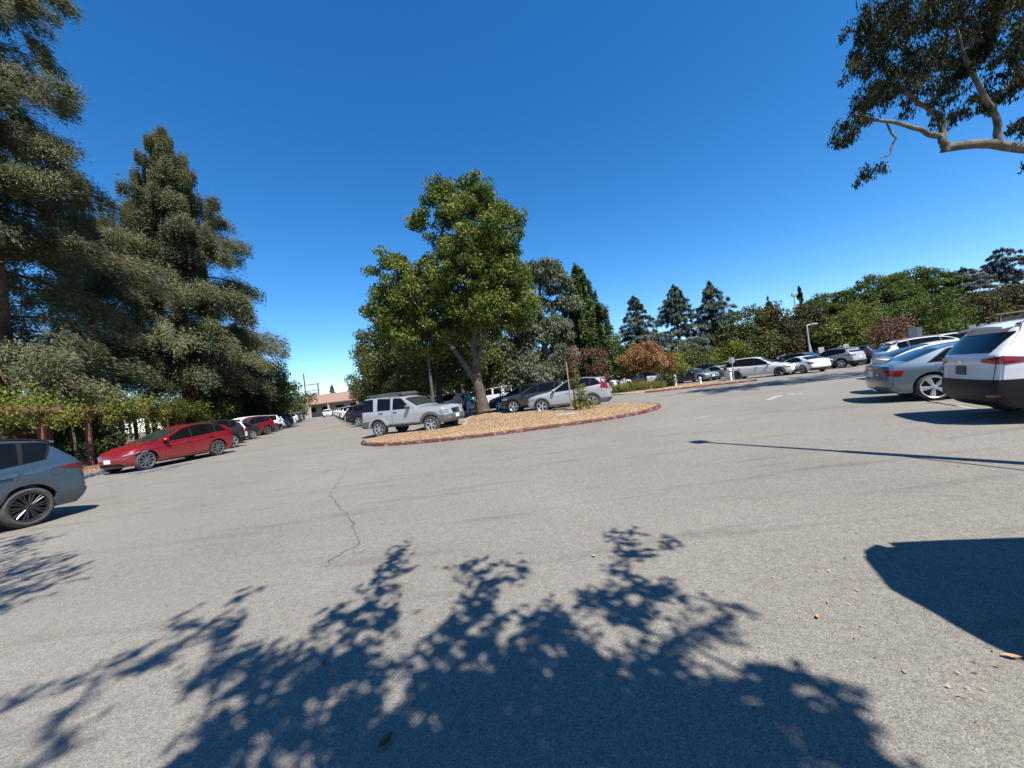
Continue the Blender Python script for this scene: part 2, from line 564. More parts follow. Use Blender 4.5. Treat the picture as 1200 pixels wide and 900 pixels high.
WHEELS = {}
def wheel_meshes(Rw, Rr, tw, spokes, spw, twin=False):
    key = (Rw, Rr, tw, spokes, spw, twin)
    if key in WHEELS: return WHEELS[key]
    h = tw / 2
    t = MB()
    t.lathe([(Rr - .005, -h + .01), (Rr + .015, -h - .004), (Rw - .05, -h - .008), (Rw - .015, -h + .02), (Rw, -h + .05), (Rw, h - .05), (Rw - .015, h - .02), (Rw - .05, h + .008), (Rr + .015, h + .004), (Rr - .005, h - .01), (Rr - .03, h - .05)], 36)
    t.lathe([(Rr - .02, h - .085), (.02, h - .09)], 20)
    m = MB()
    m.lathe([(Rr + .004, h + .002), (Rr - .008, h + .006), (Rr - .022, h - .004), (Rr - .026, h - .06)], 36)
    m.lathe([(.055, h - .05), (.052, h - .012), (.03, h - .002), (0.002, h)], 16)
    for k in range(spokes):
        a0 = 2 * math.pi * k / spokes + math.pi / 2
        for da in ((-.11, .11) if twin else (0,)):
            a = a0 + da
            ca, sa = math.cos(a), math.sin(a)
            r0, r1 = .035, Rr - .015
            w0, w1 = spw * .75, spw
            v = []
            for (r, w, yo, yi) in ((r0, w0, h - .016, h - .05), (r1, w1, h - .004, h - .045)):
                for (ww, y) in ((-w, yo - .006), (-w * .5, yo), (w * .5, yo), (w, yo - .006), (w, yi), (-w, yi)):
                    v.append((r * ca - ww * sa, y, r * sa + ww * ca))
            f = [(i, (i + 1) % 6, 6 + (i + 1) % 6, 6 + i) for i in range(6)]
            m.add(v, f)
    WHEELS[key] = (t.mesh('tyre', 40), m.mesh('wheel', 30))
    return WHEELS[key]

SPECS = {}
SPECS['crossover'] = dict(wb=2.69, fo=.90, ro=.95, W=1.85, R=.36, sill=.27, tum=.34,
    sh=[(-.95, 1.18), (-.5, 1.2), (0, 1.14), (1, 1.04), (2.25, 1.0), (2.9, .93), (3.3, .84), (3.6, .76)],
    top=[(-.95, 1.44), (-.5, 1.565), (.2, 1.655), (.9, 1.66), (1.25, 1.58), (2.2, 1.09), (2.9, 1.0), (3.3, .90), (3.6, .79)],
    nose=[(.2, -.16), (.38, -.03), (.55, 0), (.7, -.02), (.85, -.1), (1.0, -.3)],
    tail=[(.25, -.2), (.36, -.06), (.5, 0), (.72, -.02), (.95, -.05), (1.1, -.10), (1.3, -.28), (1.5, -.48), (1.65, -.58)])
SPECS['boxy'] = dict(wb=2.70, fo=.80, ro=1.0, W=1.85, R=.375, sill=.42, tum=.17, kF=.14, kR=.07, planF=.93, planR=.96, gap=.075,
    sh=[(-1.0, 1.16), (0, 1.15), (1, 1.14), (2.1, 1.13), (3.1, 1.06), (3.5, 1.0)],
    top=[(-1.0, 1.79), (0, 1.80), (.5, 1.75), (1.2, 1.72), (1.35, 1.68), (2.12, 1.22), (3.1, 1.14), (3.5, 1.05)], tsig=.06,
    nose=[(.35, -.12), (.5, 0), (.7, 0), (.85, -.06), (1.0, -.09), (1.15, -.2)],
    tail=[(.4, -.12), (.5, 0), (.68, 0), (.75, -.07), (1.15, -.09), (1.5, -.14), (1.8, -.22)],
    side=[(0, .95), (.15, .98), (.5, .99), (.8, 1.0), (1, .975)])
SPECS['sedan'] = dict(wb=2.76, fo=.80, ro=.93, W=1.82, R=.325, sill=.22, tum=.42, kR=.2,
    sh=[(-.98, .94), (-.5, .97), (0, .965), (1, .93), (2.2, .91), (2.9, .84), (3.3, .75), (3.56, .66)],
    top=[(-.98, 1.0), (-.75, 1.03), (-.44, 1.07), (.2, 1.335), (.58, 1.41), (.95, 1.41), (1.35, 1.33), (2.15, .985), (2.9, .91), (3.3, .81), (3.56, .69)], tsig=.07,
    nose=[(.2, -.14), (.36, -.02), (.5, 0), (.65, -.03), (.8, -.14), (.95, -.3)],
    tail=[(.22, -.18), (.34, -.04), (.5, 0), (.7, -.03), (.9, -.04), (1.0, -.03), (1.1, -.1)])
for k_ in ('sh', 'top'): SPECS['sedan'][k_] = [(x, z * .955) for x, z in SPECS['sedan'][k_]]
SPECS['fastback'] = dict(wb=2.89, fo=.70, ro=1.0, W=1.92, R=.355, sill=.22, tum=.36, kF=.40, kR=.2, planF=.85,
    sh=[(-1.0, 1.08), (-.5, 1.11), (0, 1.09), (1, 1.01), (2.2, .97), (2.9, .92), (3.4, .84), (3.7, .76)],
    top=[(-1.0, 1.14), (-.85, 1.20), (-.5, 1.40), (-.1, 1.54), (.5, 1.615), (1.0, 1.60), (1.4, 1.50), (2.5, 1.05), (3.0, .98), (3.4, .90), (3.7, .81)], tsig=.12,
    nose=[(.2, -.14), (.36, -.02), (.5, 0), (.62, -.01), (.78, -.07), (.95, -.32)],
    tail=[(.22, -.2), (.34, -.06), (.5, 0), (.75, -.03), (1.0, -.06), (1.12, -.04), (1.25, -.14), (1.5, -.4)])
SPECS['minivan'] = dict(wb=3.06, fo=.98, ro=1.08, W=1.96, R=.35, sill=.22, tum=.26, kF=.3, kR=.14,
    sh=[(-1.08, 1.08), (0, 1.07), (1, 1.02), (2.6, .98), (3.4, .90), (3.8, .8), (4.04, .7)],
    top=[(-1.08, 1.64), (-.5, 1.70), (.5, 1.745), (1.3, 1.73), (1.7, 1.64), (2.75, 1.08), (3.4, .98), (3.8, .87), (4.04, .74)], tsig=.1,
    nose=[(.2, -.14), (.36, -.02), (.5, 0), (.7, -.06), (.85, -.2), (1.0, -.4)],
    tail=[(.22, -.18), (.34, -.05), (.5, 0), (.8, -.02), (1.05, -.05), (1.3, -.14), (1.65, -.3)])
SPECS['hatch'] = dict(wb=2.55, fo=.82, ro=.72, W=1.76, R=.32, sill=.22, tum=.34,
    sh=[(-.72, .98), (0, .97), (1, .94), (2.1, .92), (2.8, .84), (3.1, .76), (3.37, .68)],
    top=[(-.72, 1.32), (-.4, 1.42), (.3, 1.50), (.9, 1.49), (1.25, 1.42), (2.2, .99), (2.8, .91), (3.1, .83), (3.37, .71)],
    nose=[(.2, -.14), (.36, -.02), (.5, 0), (.7, -.05), (.85, -.18), (1.0, -.3)],
    tail=[(.22, -.18), (.34, -.05), (.5, 0), (.75, -.02), (.95, -.05), (1.2, -.18), (1.5, -.36)])
SPECS['tallvan'] = dict(crown=.16, wb=3.3, fo=.95, ro=1.1, W=2.0, R=.35, sill=.25, tum=.10, kF=.3, kR=.38, planR=.84,
    sh=[(-1.1, 1.25), (2.6, 1.2), (3.4, 1.05), (4.25, .8)],
    top=[(-1.1, 2.44), (-.6, 2.46), (1.6, 2.5), (2.0, 2.4), (3.0, 1.36), (3.6, 1.2), (4.25, .85)], tsig=.1,
    nose=[(.2, -.14), (.4, 0), (.7, -.05), (1.0, -.3)], tail=[(.25, -.12), (.5, 0), (1.2, -.02), (1.8, -.08), (2.4, -.25)])
SPECS['lowback'] = dict(SPECS['fastback'])
for k_ in ('sh', 'top'): SPECS['lowback'][k_] = [(x, z * .885) for x, z in SPECS['fastback'][k_]]
SPECS['lowback'].update(W=1.85, R=.335, wb=2.88)
def variant(base, **k):
    d = dict(SPECS[base]); d.update(k); return d
# squarer tail with black lower bumper (white sport utility at right)
SPECS['squareback'] = variant('crossover', ro=.93, kR=.13, W=1.86, R=.355, tum=.30,
    sh=[(-.95, 1.13), (-.5, 1.14), (0, 1.11), (1, 1.05), (2.25, 1.03), (2.9, .98), (3.3, .92), (3.6, .84)],
    top=[(-.95, 1.56), (-.5, 1.625), (.2, 1.665), (.9, 1.655), (1.25, 1.59), (2.2, 1.14), (2.9, 1.06), (3.3, .97), (3.6, .87)],
    tail=[(.25, -.2), (.36, -.04), (.55, 0), (.68, -.03), (.95, -.07), (1.1, -.06), (1.2, -.14), (1.5, -.36), (1.6, -.40), (1.68, -.34)])
# tall tail lamps, tapering roof (silver sport utility behind the sapling)
SPECS['tallback'] = variant('crossover', wb=2.66, ro=.98, R=.35,
    tail=[(.25, -.2), (.36, -.06), (.5, 0), (.72, -.02), (.95, -.04), (1.1, -.07), (1.3, -.18), (1.5, -.36), (1.65, -.44)])

FAMILY = {}
def side_windows(kind):
    """x ranges: bottom rear, bottom front, top front, top rear"""
    return {
        'crossover': [(-.26, .02, -.05, -.40), (.08, 1.02, .98, .02), (1.08, 2.02, 1.32, 1.04)],
        'squareback': [(-.16, .02, -.05, -.30), (.08, 1.02, .98, .02), (1.08, 2.02, 1.32, 1.04)],
        'tallback': [(-.52, .02, -.05, -.18), (.08, 1.02, .98, .02), (1.08, 2.02, 1.32, 1.04)],
        'boxy': [(-.84, -.20, -.24, -.82), (.02, .72, .72, .02), (.84, 1.78, 1.30, .86)],
        'sedan': [(-.05, .95, .90, .36), (1.02, 2.0, 1.34, .97)],
        'fastback': [(-.52, .02, -.02, -.24), (.08, 1.08, 1.04, .04), (1.14, 2.3, 1.42, 1.10)],
        'lowback': [(-.30, 1.08, 1.04, -.04), (1.14, 2.3, 1.42, 1.10)],
        'tallvan': [(-.8, .3, .3, -.75), (.5, 1.5, 1.5, .5), (1.62, 2.7, 2.0, 1.6)],
        'minivan': [(-.86, .15, .12, -.74), (.22, 1.35, 1.32, .18), (1.42, 2.5, 1.78, 1.38)],
        'hatch': [(-.30, .02, -.02, -.14), (.08, .95, .92, .04), (1.01, 2.0, 1.30, .97)]}[kind]

def build_family(kind, hi, rim):
    """meshes (name, mesh, material role, parent part) of one kind of car; shared by every copy"""
    key = (kind, hi, rim)
    if key in FAMILY: return FAMILY[key]
    sp = SPECS[kind]; c = Car(sp); out = []
    def add(nm, role, VF, parent=None, smooth=32): out.append((nm, mesh_from(nm, VF[0], VF[1], smooth), role, parent))
    nu, nv = (14, 6) if hi else (6, 3)
    out.append(('body', mesh_from('body', *c.body(.045 if hi else .1), 30), 'paint', None))
    fn = {1: lambda a, b: c.side(a, b, 1), -1: lambda a, b: c.side(a, b, -1)}
    for sg in (1, -1):
        sw_ = side_windows(kind)
        if kind != 'boxy':
            wb0, wt0 = sw_[0][0] - .035, sw_[0][3] - .045; wb1, wt1 = sw_[-1][1] + .04, sw_[-1][2] + .03
            def PW_(u, v):
                xb = wb0 + (wb1 - wb0) * u; xt = wt0 + (wt1 - wt0) * u
                zlo = c.zsh(xb) + .008; zhi = np.maximum(c.zre(xt) - .018, zlo + .012)
                return xb + (xt - xb) * v, zlo + (zhi - zlo) * v
            add('window_surround', 'black', c.patch(fn[sg], PW_, .0025, .012, nu * 3, nv))
        for (b0, b1, t1, t0) in side_windows(kind):
            def P(u, v, b0=b0, b1=b1, t0=t0, t1=t1):
                xb = b0 + (b1 - b0) * u; xt = t0 + (t1 - t0) * u
                x = xb + (xt - xb) * v
                zlo = c.zsh(xb) + .022
                zhi = np.maximum(c.zre(xt) - .03, zlo + .01)
                return x, zlo + (zhi - zlo) * v
            add('window', 'glass', c.patch(fn[sg], P, .005, .015, nu, nv))
    # windshield and rear window
    ws = {'crossover': (2.12, 1.34), 'squareback': (2.12, 1.36), 'tallback': (2.12, 1.34), 'boxy': (2.05, 1.42), 'sedan': (2.06, 1.4), 'fastback': (2.42, 1.46), 'lowback': (2.42, 1.46), 'minivan': (2.66, 1.82), 'tallvan': (2.9, 2.1), 'hatch': (2.1, 1.34)}[kind]
    add('windshield', 'shield', c.patch(c.top, lambda u, v: (ws[0] + (ws[1] - ws[0]) * v, -.92 + 1.84 * u), .005, .012, nu, nv + 3))
    if kind in ('sedan', 'fastback', 'lowback'):
        rw = {'sedan': (-.40, .22), 'fastback': (-.78, .1), 'lowback': (-.74, .1)}[kind]
        add('rear_window', 'glass', c.patch(c.top, lambda u, v: (rw[0] + (rw[1] - rw[0]) * v, -.9 + 1.8 * u), .005, .012, nu, nv + 3))
    else:
        z0 = float(c.zsh(c.xR)) + .03; z1 = float(c.zre(c.xR)) - .05
        wd = float(c.arcR(c.w(c.xR + c.kR, (z0 + z1) / 2)))
        add('rear_window', 'glass', c.patch(c.rear, lambda u, v: (-.08 - (2 * wd - .16) * u, z0 + (z1 - z0) * v), .008, .012, nu * 2, nv))
    # lamps
    def lamp(nm, role, f, corners, sg, off=.008):
        fnl = (lambda a, b: f(a, b, sg))
        add(nm, role, c.patch(fnl, quadP(corners), off, .02, nu, 4))
    tl = {'crossover': ('darklens', [(-.42, .92), (.20, .96), (.26, 1.04), (-.42, 1.0)]),
          'squareback': ('redlens', [(-.36, 1.01), (.0, .965), (.0, 1.095), (-.36, 1.06)]),
          'tallback': ('redlens', [(-.12, .93), (.34, 1.02), (.02, 1.46), (-.10, 1.40)]),
          'boxy': ('redlens', [(-.16, .80), (.03, .80), (.03, 1.22), (-.14, 1.22)]),
          'sedan': ('redlens', [(-.26, .69), (.14, .67), (.20, .80), (-.26, .83)]),
          'lowback': ('darklens', [(-.36, .80), (.20, .85), (.18, .91), (-.38, .89)]),
          'fastback': ('darklens', [(-.30, .90), (.20, .95), (.18, 1.02), (-.32, 1.01)]),
          'tallvan': ('redlens', [(-.2, .85), (.12, .85), (.12, 1.25), (-.2, 1.25)]),
          'minivan': ('redlens', [(-.2, .85), (.22, .88), (.16, 1.2), (-.2, 1.12)]),
          'hatch': ('redlens', [(-.22, .72), (.2, .74), (.12, .96), (-.2, .98)])}[kind]
    hl = {'crossover': [(-.42, .66), (.28, .74), (.22, .82), (-.40, .74)],
          'squareback': [(-.40, .74), (.26, .80), (.2, .90), (-.40, .84)],
          'tallback': [(-.42, .66), (.28, .72), (.22, .82), (-.40, .74)],
          'boxy': [(-.36, .78), (.10, .80), (.12, .98), (-.34, .95)],
          'sedan': [(-.40, .54), (.22, .60), (.14, .69), (-.36, .64)],
          'lowback': [(-.46, .56), (.34, .63), (.30, .69), (-.44, .62)],
          'fastback': [(-.46, .64), (.34, .72), (.32, .77), (-.44, .69)],
          'tallvan': [(-.4, .7), (.3, .78), (.26, .92), (-.4, .82)],
          'minivan': [(-.46, .62), (.3, .70), (.26, .78), (-.44, .69)],
          'hatch': [(-.38, .58), (.26, .64), (.18, .74), (-.36, .67)]}[kind]
    for sg in (1, -1):
        lamp('taillight', tl[0], c.rear, tl[1], sg)
        lamp('headlight', 'clear', c.front, hl, sg)
    if kind == 'squareback':
        for sg in (1, -1): lamp('taillight', 'redlens', c.rear, [(.004, .965), (.46, 1.005), (.46, 1.02), (.004, 1.095)], sg)
    zp = {'boxy': .60, 'squareback': .80, 'crossover': .72, 'tallback': .74, 'sedan': .66, 'fastback': .78, 'lowback': .62, 'minivan': .8, 'tallvan': .75, 'hatch': .75}[kind]
    wq = float(c.arcR(c.w(c.xR + c.kR, zp)))
    add('licence_plate', 'rplate', c.patch(c.rear, quadP([(-wq + .155, zp), (-wq - .155, zp), (-wq - .155, zp + .155), (-wq + .155, zp + .155)]), .014, .02, 3, 2))
    wq2 = float(c.arcF(c.w(c.xF - c.kF, .48))); zf = .42 if kind != 'boxy' else .57
    add('licence_plate', 'plate', c.patch(c.front, quadP([(-wq2 + .155, zf), (-wq2 - .155, zf), (-wq2 - .155, zf + .15), (-wq2 + .155, zf + .15)]), .016, .02, 3, 2))
    # gaps of boot lid or tailgate
    if kind in ('crossover', 'squareback', 'tallback', 'boxy', 'hatch', 'minivan'):
        zl_, zh_ = zp - .09, float(c.zsh(c.xR)) - .02
        ar = float(c.arcR(c.w(c.xR + c.kR, zl_)))
        for sg in (1, -1):
            add('tailgate_gap', 'seam', c.patch(lambda a, b, sg=sg: c.rear(a, b, sg), quadP([(-.118, zl_), (-.126, zl_), (-.106, zh_), (-.098, zh_)]), .0025, .01, 2, 8))
        add('tailgate_gap', 'seam', c.patch(c.rear, quadP([(-.12, zl_), (-2 * ar + .12, zl_), (-2 * ar + .12, zl_ + .009), (-.12, zl_ + .009)]), .0025, .01, 24, 1))
    else:
        zl_ = zp - .06
        ar = float(c.arcR(c.w(c.xR + c.kR, zl_)))
        add('boot_gap', 'seam', c.patch(c.rear, quadP([(-.24, zl_), (-2 * ar + .24, zl_), (-2 * ar + .24, zl_ + .008), (-.24, zl_ + .008)]), .0025, .01, 24, 1))
    if kind in ('crossover', 'squareback', 'tallback'):
        for sg in (1, -1):
            add('reflector', 'darklens', c.patch(lambda a, b, sg=sg: c.rear(a, b, sg), quadP([(-.22, .44), (-.02, .45), (-.02, .49), (-.22, .475)]), .02, .015, 6, 2))
            add('fuel_flap_gap', 'seam', c.patch(fn[sg], lambda u, v: (-.42 + (.105 + .006 * v) * np.cos(6.2831 * u), .93 + (.075 + .006 * v) * np.sin(6.2831 * u)), .0015, .008, 22, 1)) if sg > 0 else None
    ab = float(c.arcR(c.w(c.xR + c.kR, zp + .2)))
    add('badge', 'chrome', c.patch(c.rear, quadP([(-ab + .055, zp + .195), (-ab - .055, zp + .195), (-ab - .04, zp + .25), (-ab + .04, zp + .25)]), .012, .01, 4, 3))
    # grille and lower intake
    if kind not in ('fastback', 'lowback'):
        g = {'boxy': (.76, .97, .34), 'crossover': (.5, .72, .42), 'squareback': (.55, .80, .42), 'tallback': (.5, .72, .42), 'sedan': (.5, .63, .34), 'minivan': (.32, .62, .5), 'tallvan': (.5, .72, .4), 'hatch': (.5, .62, .36)}[kind]
        wg = float(c.arcF(c.w(c.xF - c.kF, g[0])))
        add('grille', 'black', c.patch(c.front, quadP([(-wg + g[2] * .86, g[0]), (-wg - g[2] * .86, g[0]), (-wg - g[2], g[1]), (-wg + g[2], g[1])]), .007, .02, nu, 3))
    wl = float(c.arcF(c.w(c.xF - c.kF, .3))); s0 = sp['sill']
    add('lower_intake', 'black', c.patch(c.front, quadP([(-wl + .62, s0 + .04), (-wl - .62, s0 + .04), (-wl - .55, s0 + .16), (-wl + .55, s0 + .16)]), .009, .02, nu, 3))
    # dark lower rear bumper
    hb = {'crossover': (.262, .52), 'squareback': (.262, .72), 'tallback': (.262, .50), 'boxy': (.44, .74), 'sedan': (.24, .36), 'fastback': (.24, .44), 'lowback': (.22, .42), 'minivan': (.25, .38), 'tallvan': (.28, .5), 'hatch': (.25, .4)}[kind]
    wbm = float(c.arcR(c.w(c.xR + c.kR, .45)))
    tb = .42 if kind not in ('sedan', 'minivan', 'fastback', 'lowback') else 0.0
    def PB(u, v):
        t = tb - (2 * wbm + 2 * tb) * u
        return t, hb[0] + (hb[1] - hb[0]) * v
    def rearw(t, z):
        a = c.rear(t, z, 1); t2 = np.where(t < -2 * wbm, -(t + 2 * wbm), 0.0)
        b = c.rear(np.maximum(t2, 1e-6), z, -1)
        return np.where((t < -2 * wbm)[..., None], b, a)
    add('rear_bumper', 'trim', c.patch(rearw, PB, .012, .02, 60 if hi else 30, 4))
    if kind in ('crossover', 'squareback', 'tallback', 'hatch', 'minivan'):
        zt_ = float(c.ztop(np.array(-.45)))
        xe = float(c.xr(zt_ - .06)) - .10
        xs_ = np.linspace(xe + .34, xe, 5)
        V = []
        for up in (0, 1):
            for x in xs_:
                for q in np.linspace(-.9, .9, 9):
                    b_ = c.top(np.array(xe + .34), np.array(q))
                    zz = float(b_[2]) + .006 - (xe + .34 - x) * .13 - (.0 if up else .035)
                    V.append((x + .05 * abs(q) ** 3 * (x < xe + .2), float(b_[1]), zz))
        F = []
        for up in (0, 1):
            o_ = up * 45
            for i in range(4):
                for j in range(8): F.append((o_ + i * 9 + j, o_ + i * 9 + j + 1, o_ + (i + 1) * 9 + j + 1, o_ + (i + 1) * 9 + j))
        for i in range(4):
            for j in (0, 8): F.append((i * 9 + j, (i + 1) * 9 + j, 45 + (i + 1) * 9 + j, 45 + i * 9 + j))
        for j in range(8): F.append((36 + j, 37 + j, 82 + j, 81 + j))
        add('spoiler', 'paint', (V, F))
    if kind == 'boxy':
        wf = float(c.arcF(c.w(c.xF - c.kF, .5)))
        def frontw(t, z):
            a = c.front(t, z, 1); t2 = np.where(t < -2 * wf, -(t + 2 * wf), 0.0)
            b = c.front(np.maximum(t2, 1e-6), z, -1)
            return np.where((t < -2 * wf)[..., None], b, a)
        add('front_bumper', 'trim', c.patch(frontw, lambda u, v: (.34 - (2 * wf + .68) * u, .44 + .30 * v), .014, .02, 60, 4))
    # wheel arch and sill cladding
    if kind in ('crossover', 'squareback', 'tallback', 'boxy', 'fastback'):
        wdt = .022 if kind == 'fastback' else (.11 if kind == 'boxy' else .075)
        for sg in (1, -1):
            for xc in (0.0, c.wb):
                def PA(u, v, xc=xc):
                    a = math.pi * u
                    r = c.Ra - .004 + wdt * v
                    return xc + r * np.cos(a), np.maximum(c.Rw + r * np.sin(a), s0 + .02)
                role = 'arch' if kind != 'boxy' else ('paint' if xc == 0.0 else 'arch')
                add('wheel_arch', role, c.patch(fn[sg], PA, .014 if kind != 'boxy' else .03, .02, 22 if hi else 10, 2))
            add('sill_trim', 'trim', c.patch(fn[sg], quadP([(c.Ra + .03, s0), (c.wb - c.Ra - .03, s0), (c.wb - c.Ra - .07, s0 + (.10 if kind != 'fastback' else .05)), (c.Ra + .07, s0 + (.10 if kind != 'fastback' else .05))]), .011, .02, nu, 2))
    # doors, with shadow gap
    dd = {'crossover': [(.40, 1.03), (1.07, 2.12)], 'boxy': [(.46, .77), (.81, 1.92)], 'sedan': [(.34, .96), (1.0, 2.0)], 'minivan': [(.44, 1.36), (1.4, 2.5)], 'tallvan': [(.5, 1.56), (1.6, 2.7)], 'fastback': [(.42, 1.09), (1.13, 2.2)], 'hatch': [(.36, .96), (1.0, 2.0)]}
    dd['squareback'] = dd['tallback'] = dd['crossover']; dd['lowback'] = dd['fastback']
    for sg in (1, -1):
        for k, (x0, x1) in enumerate(dd[kind]):
            xt0 = x0 if k else {'sedan': .06, 'boxy': .02}.get(kind, .10)
            zb0 = s0 + .13
            def PD(u, v, x0=x0, x1=x1, xt0=xt0, e=0.0, k=k):
                z = zb0 - e + (c.zsh(x1) - .012 + e - zb0 + e) * v
                lo = x0 if k else np.maximum(x0 + (xt0 - x0) * np.clip(v * 1.25 - .1, 0, 1) ** .8, xt0)
                lo = lo - e
                return lo + (x1 + e - lo) * u, z
            add('door_gap', 'seam', c.patch(fn[sg], lambda u, v: PD(u, v, e=.007), .0012, .01, nu, 8))
            add('door', 'paint', c.patch(fn[sg], lambda u, v: PD(u, v), .0042, .002, nu, 8))
            xh = x0 + .06 if k else max(xt0, 0) + .10
            zh = float(c.zsh(x1)) - .10
            if hi or True:
                add('door_handle', 'handle', c.patch(fn[sg], quadP([(xh, zh), (xh + .2, zh - .006), (xh + .2, zh + .024), (xh, zh + .03)]), .03, .0, 5, 2), 'door')
        # mirror
        xm = side_windows(kind)[-1][1] - .10
        zm = float(c.zsh(xm)) + .05
        ym = float(c.w(np.array(xm), np.array(zm)))
        m = MB()
        v = []; n = 10
        for (px, sc) in ((-.05, .92), (-.03, 1.0), (.04, .95), (.1, .6), (.13, .15)):
            for i in range(n):
                a = 2 * math.pi * i / n
                v.append((xm + px, sg * (ym + .13 + .105 * sc * math.cos(a)), zm + .055 + .075 * sc * math.sin(a)))
        f = [(r * n + i, r * n + (i + 1) % n, (r + 1) * n + (i + 1) % n, (r + 1) * n + i) for r in range(4) for i in range(n)]
        f += [tuple(range(n)), tuple(4 * n + i for i in range(n))]
        m.add(v, f)
        m.box((xm + .02, sg * (ym + .02), zm), (.07, .12, .03))
        add('mirror', 'mirror', (m.v, m.f))
    if kind in ('crossover', 'squareback', 'tallback', 'boxy') :
        for sg in (1, -1):
            m = MB()
            pts = [Vector(c.top(np.array(x), np.array(sg * .9))) + Vector((0, 0, .03 if kind != 'boxy' else .08)) for x in np.linspace(-.45, 1.15, 9)]
            pts[0].z -= .04; pts[-1].z -= .04
            m.tube(pts, .017, 6)
            if kind == 'boxy':
                for i in (2, 4, 6): m.tube([pts[i], pts[i] - Vector((0, 0, .08))], .015, 5)
            add('roof_rail', 'rail', (m.v, m.f))
    FAMILY[key] = (c, out)
    return FAMILY[key]

RIMS = {'silver5': (.72, 5, .045, False, ALLOY), 'silver10': (.70, 10, .018, False, ALLOY), 'black10': (.72, 10, .014, True, DARKALLOY),
        'grey7': (.72, 7, .026, False, GREYALLOY), 'aero': (.74, 9, .032, False, GREYALLOY), 'six': (.62, 6, .036, False, ALLOY), 'white5': (.8, 5, .03, True, ALLOY)}

def make_car(kind, name, loc, head, col, label, cat='car', group=None, rim='silver5', hi=False, trim=None, arch=None, handle=None, rplate=None, mirror=None, rail=None, simple=False, taillight=None):
    """head: degrees of the way the nose points, counter-clockwise from +X; loc: ground point under the rear axle centre"""
    c, parts = build_family(kind, hi, rim)
    root = empty(name, (loc[0], loc[1], 0.004), R(head), label, cat, group)
    role = {'paint': col, 'glass': GLASS, 'shield': SHIELD, 'redlens': REDLENS, 'darklens': taillight or DARKLENS, 'clear': CLEAR, 'plate': PLATE, 'rplate': rplate or PLATE,
            'black': BLACKP, 'trim': trim or BLACKP, 'arch': arch or trim or BLACKP, 'seam': SEAM, 'handle': handle or col, 'mirror': mirror or col, 'rail': rail or BLACKP, 'chrome': CHROME}
    last = {}
    for nm, me, rl, par in parts:
        if simple and nm in ('door_gap', 'door_handle', 'lower_intake', 'sill_trim', 'reflector', 'fuel_flap_gap', 'badge', 'tailgate_gap', 'boot_gap'): continue
        o = bpy.data.objects.new(nm, me)
        COL.objects.link(o)
        if len(me.materials) == 0: me.materials.append(None)
        o.material_slots[0].link = 'OBJECT'
        o.material_slots[0].material = role[rl]
        o.parent = last[par] if par else root
        last[nm] = o
    rr, ns, sw, tw2, rm = RIMS[rim]
    tm, wm = wheel_meshes(c.Rw, c.Rw * rr, .225, ns, sw, tw2)
    for xc in (0.0, c.wb):
        for sg in (1, -1):
            w = bpy.data.objects.new('wheel', wm); COL.objects.link(w); w.parent = root
            w.location = (xc, sg * (c.W - .135), c.Rw); w.rotation_euler = (0, random.uniform(0, 1.2), 0 if sg > 0 else math.pi)
            t = bpy.data.objects.new('tyre', tm); COL.objects.link(t); t.parent = w
            for o, mt in ((w, rm), (t, DUSTYRUB)):
                if len(o.data.materials) == 0: o.data.materials.append(None)
                o.material_slots[0].link = 'OBJECT'; o.material_slots[0].material = mt
    return root, c

def rear_right(pt, head, W):
    """axle centre from the contact point of the rear wheel on the car's right side"""
    a = R(head)
    return (pt[0] - math.sin(a) * W * .5 * .9, pt[1] + math.cos(a) * W * .5 * .9)
def rear_left(pt, head, W):
    a = R(head)
    return (pt[0] + math.sin(a) * W * .5 * .9, pt[1] - math.cos(a) * W * .5 * .9)

P_SLATE = paint('paint_slate', (0.046, 0.082, 0.122), 0.3)
P_RED = paint('paint_red', (0.30, 0.004, 0.014), 0.35)
P_SILVER = paint('paint_silver', (0.4092, 0.4191, 0.429), 0.25, .4)
P_STEEL = paint('paint_steel_blue', (0.145, 0.195, 0.25), 0.45, .35)
P_WHITE = paint('paint_white', (0.80, 0.81, 0.82), 0.0, .4)
P_CREAM = paint('paint_warm_white', (0.72, 0.71, 0.67), 0.0, .4)
P_BLACK = paint('paint_black', (0.010, 0.010, 0.011), 0.1)
P_CHAR = paint('paint_charcoal', (0.035, 0.037, 0.04), 0.4)
P_GREY = paint('paint_grey', (0.096, 0.1, 0.104), 0.5)
P_NAVY = paint('paint_navy', (0.008, 0.014, 0.05), 0.2)
P_BLUE = paint('paint_blue', (0.02, 0.13, 0.36), 0.2)
P_PALEBLUE = paint('paint_pale_blue', (0.27, 0.315, 0.3525), 0.4)
P_PLUM = paint('paint_plum_grey', (0.045, 0.045, 0.06), 0.4)

# ------------------------------------------------------------------ ground
def poly_sheet(name, pts, z, mat, **k):
    me = mesh_from(name, [(x, y, z) for x, y in pts], [tuple(range(len(pts)))])
    me.materials.append(mat)
    return link(name, me, None, None, **k)

dry = plain('dry_ground', (0.119, 0.098, 0.0595), 0.95, 0, 0, .45, .35)
poly_sheet('ground', [(-1500, -1500), (1500, -1500), (1500, 1500), (-1500, 1500)], -0.01, dry, kind='structure', label='dry earth stretching away round the car park')
ROADDIR = Vector((-0.432, 0.902, 0)).normalized()
ASPH = asphalt_mat()
KL0 = Vector((-16.15, 14.0, 0))          # a point on the kerb line of the left bays
def kl(t, off=0.0):
    p = KL0 + ROADDIR * t
    n = Vector((ROADDIR.y, -ROADDIR.x, 0))
    return (p.x + n.x * off, p.y + n.y * off)
poly_sheet('asphalt', [kl(-60), (40, -60), (120, -60), (120, 70), (40, 110), kl(100, 60), kl(100)], 0.0, ASPH, kind='structure', label='worn pale grey asphalt of the car park')

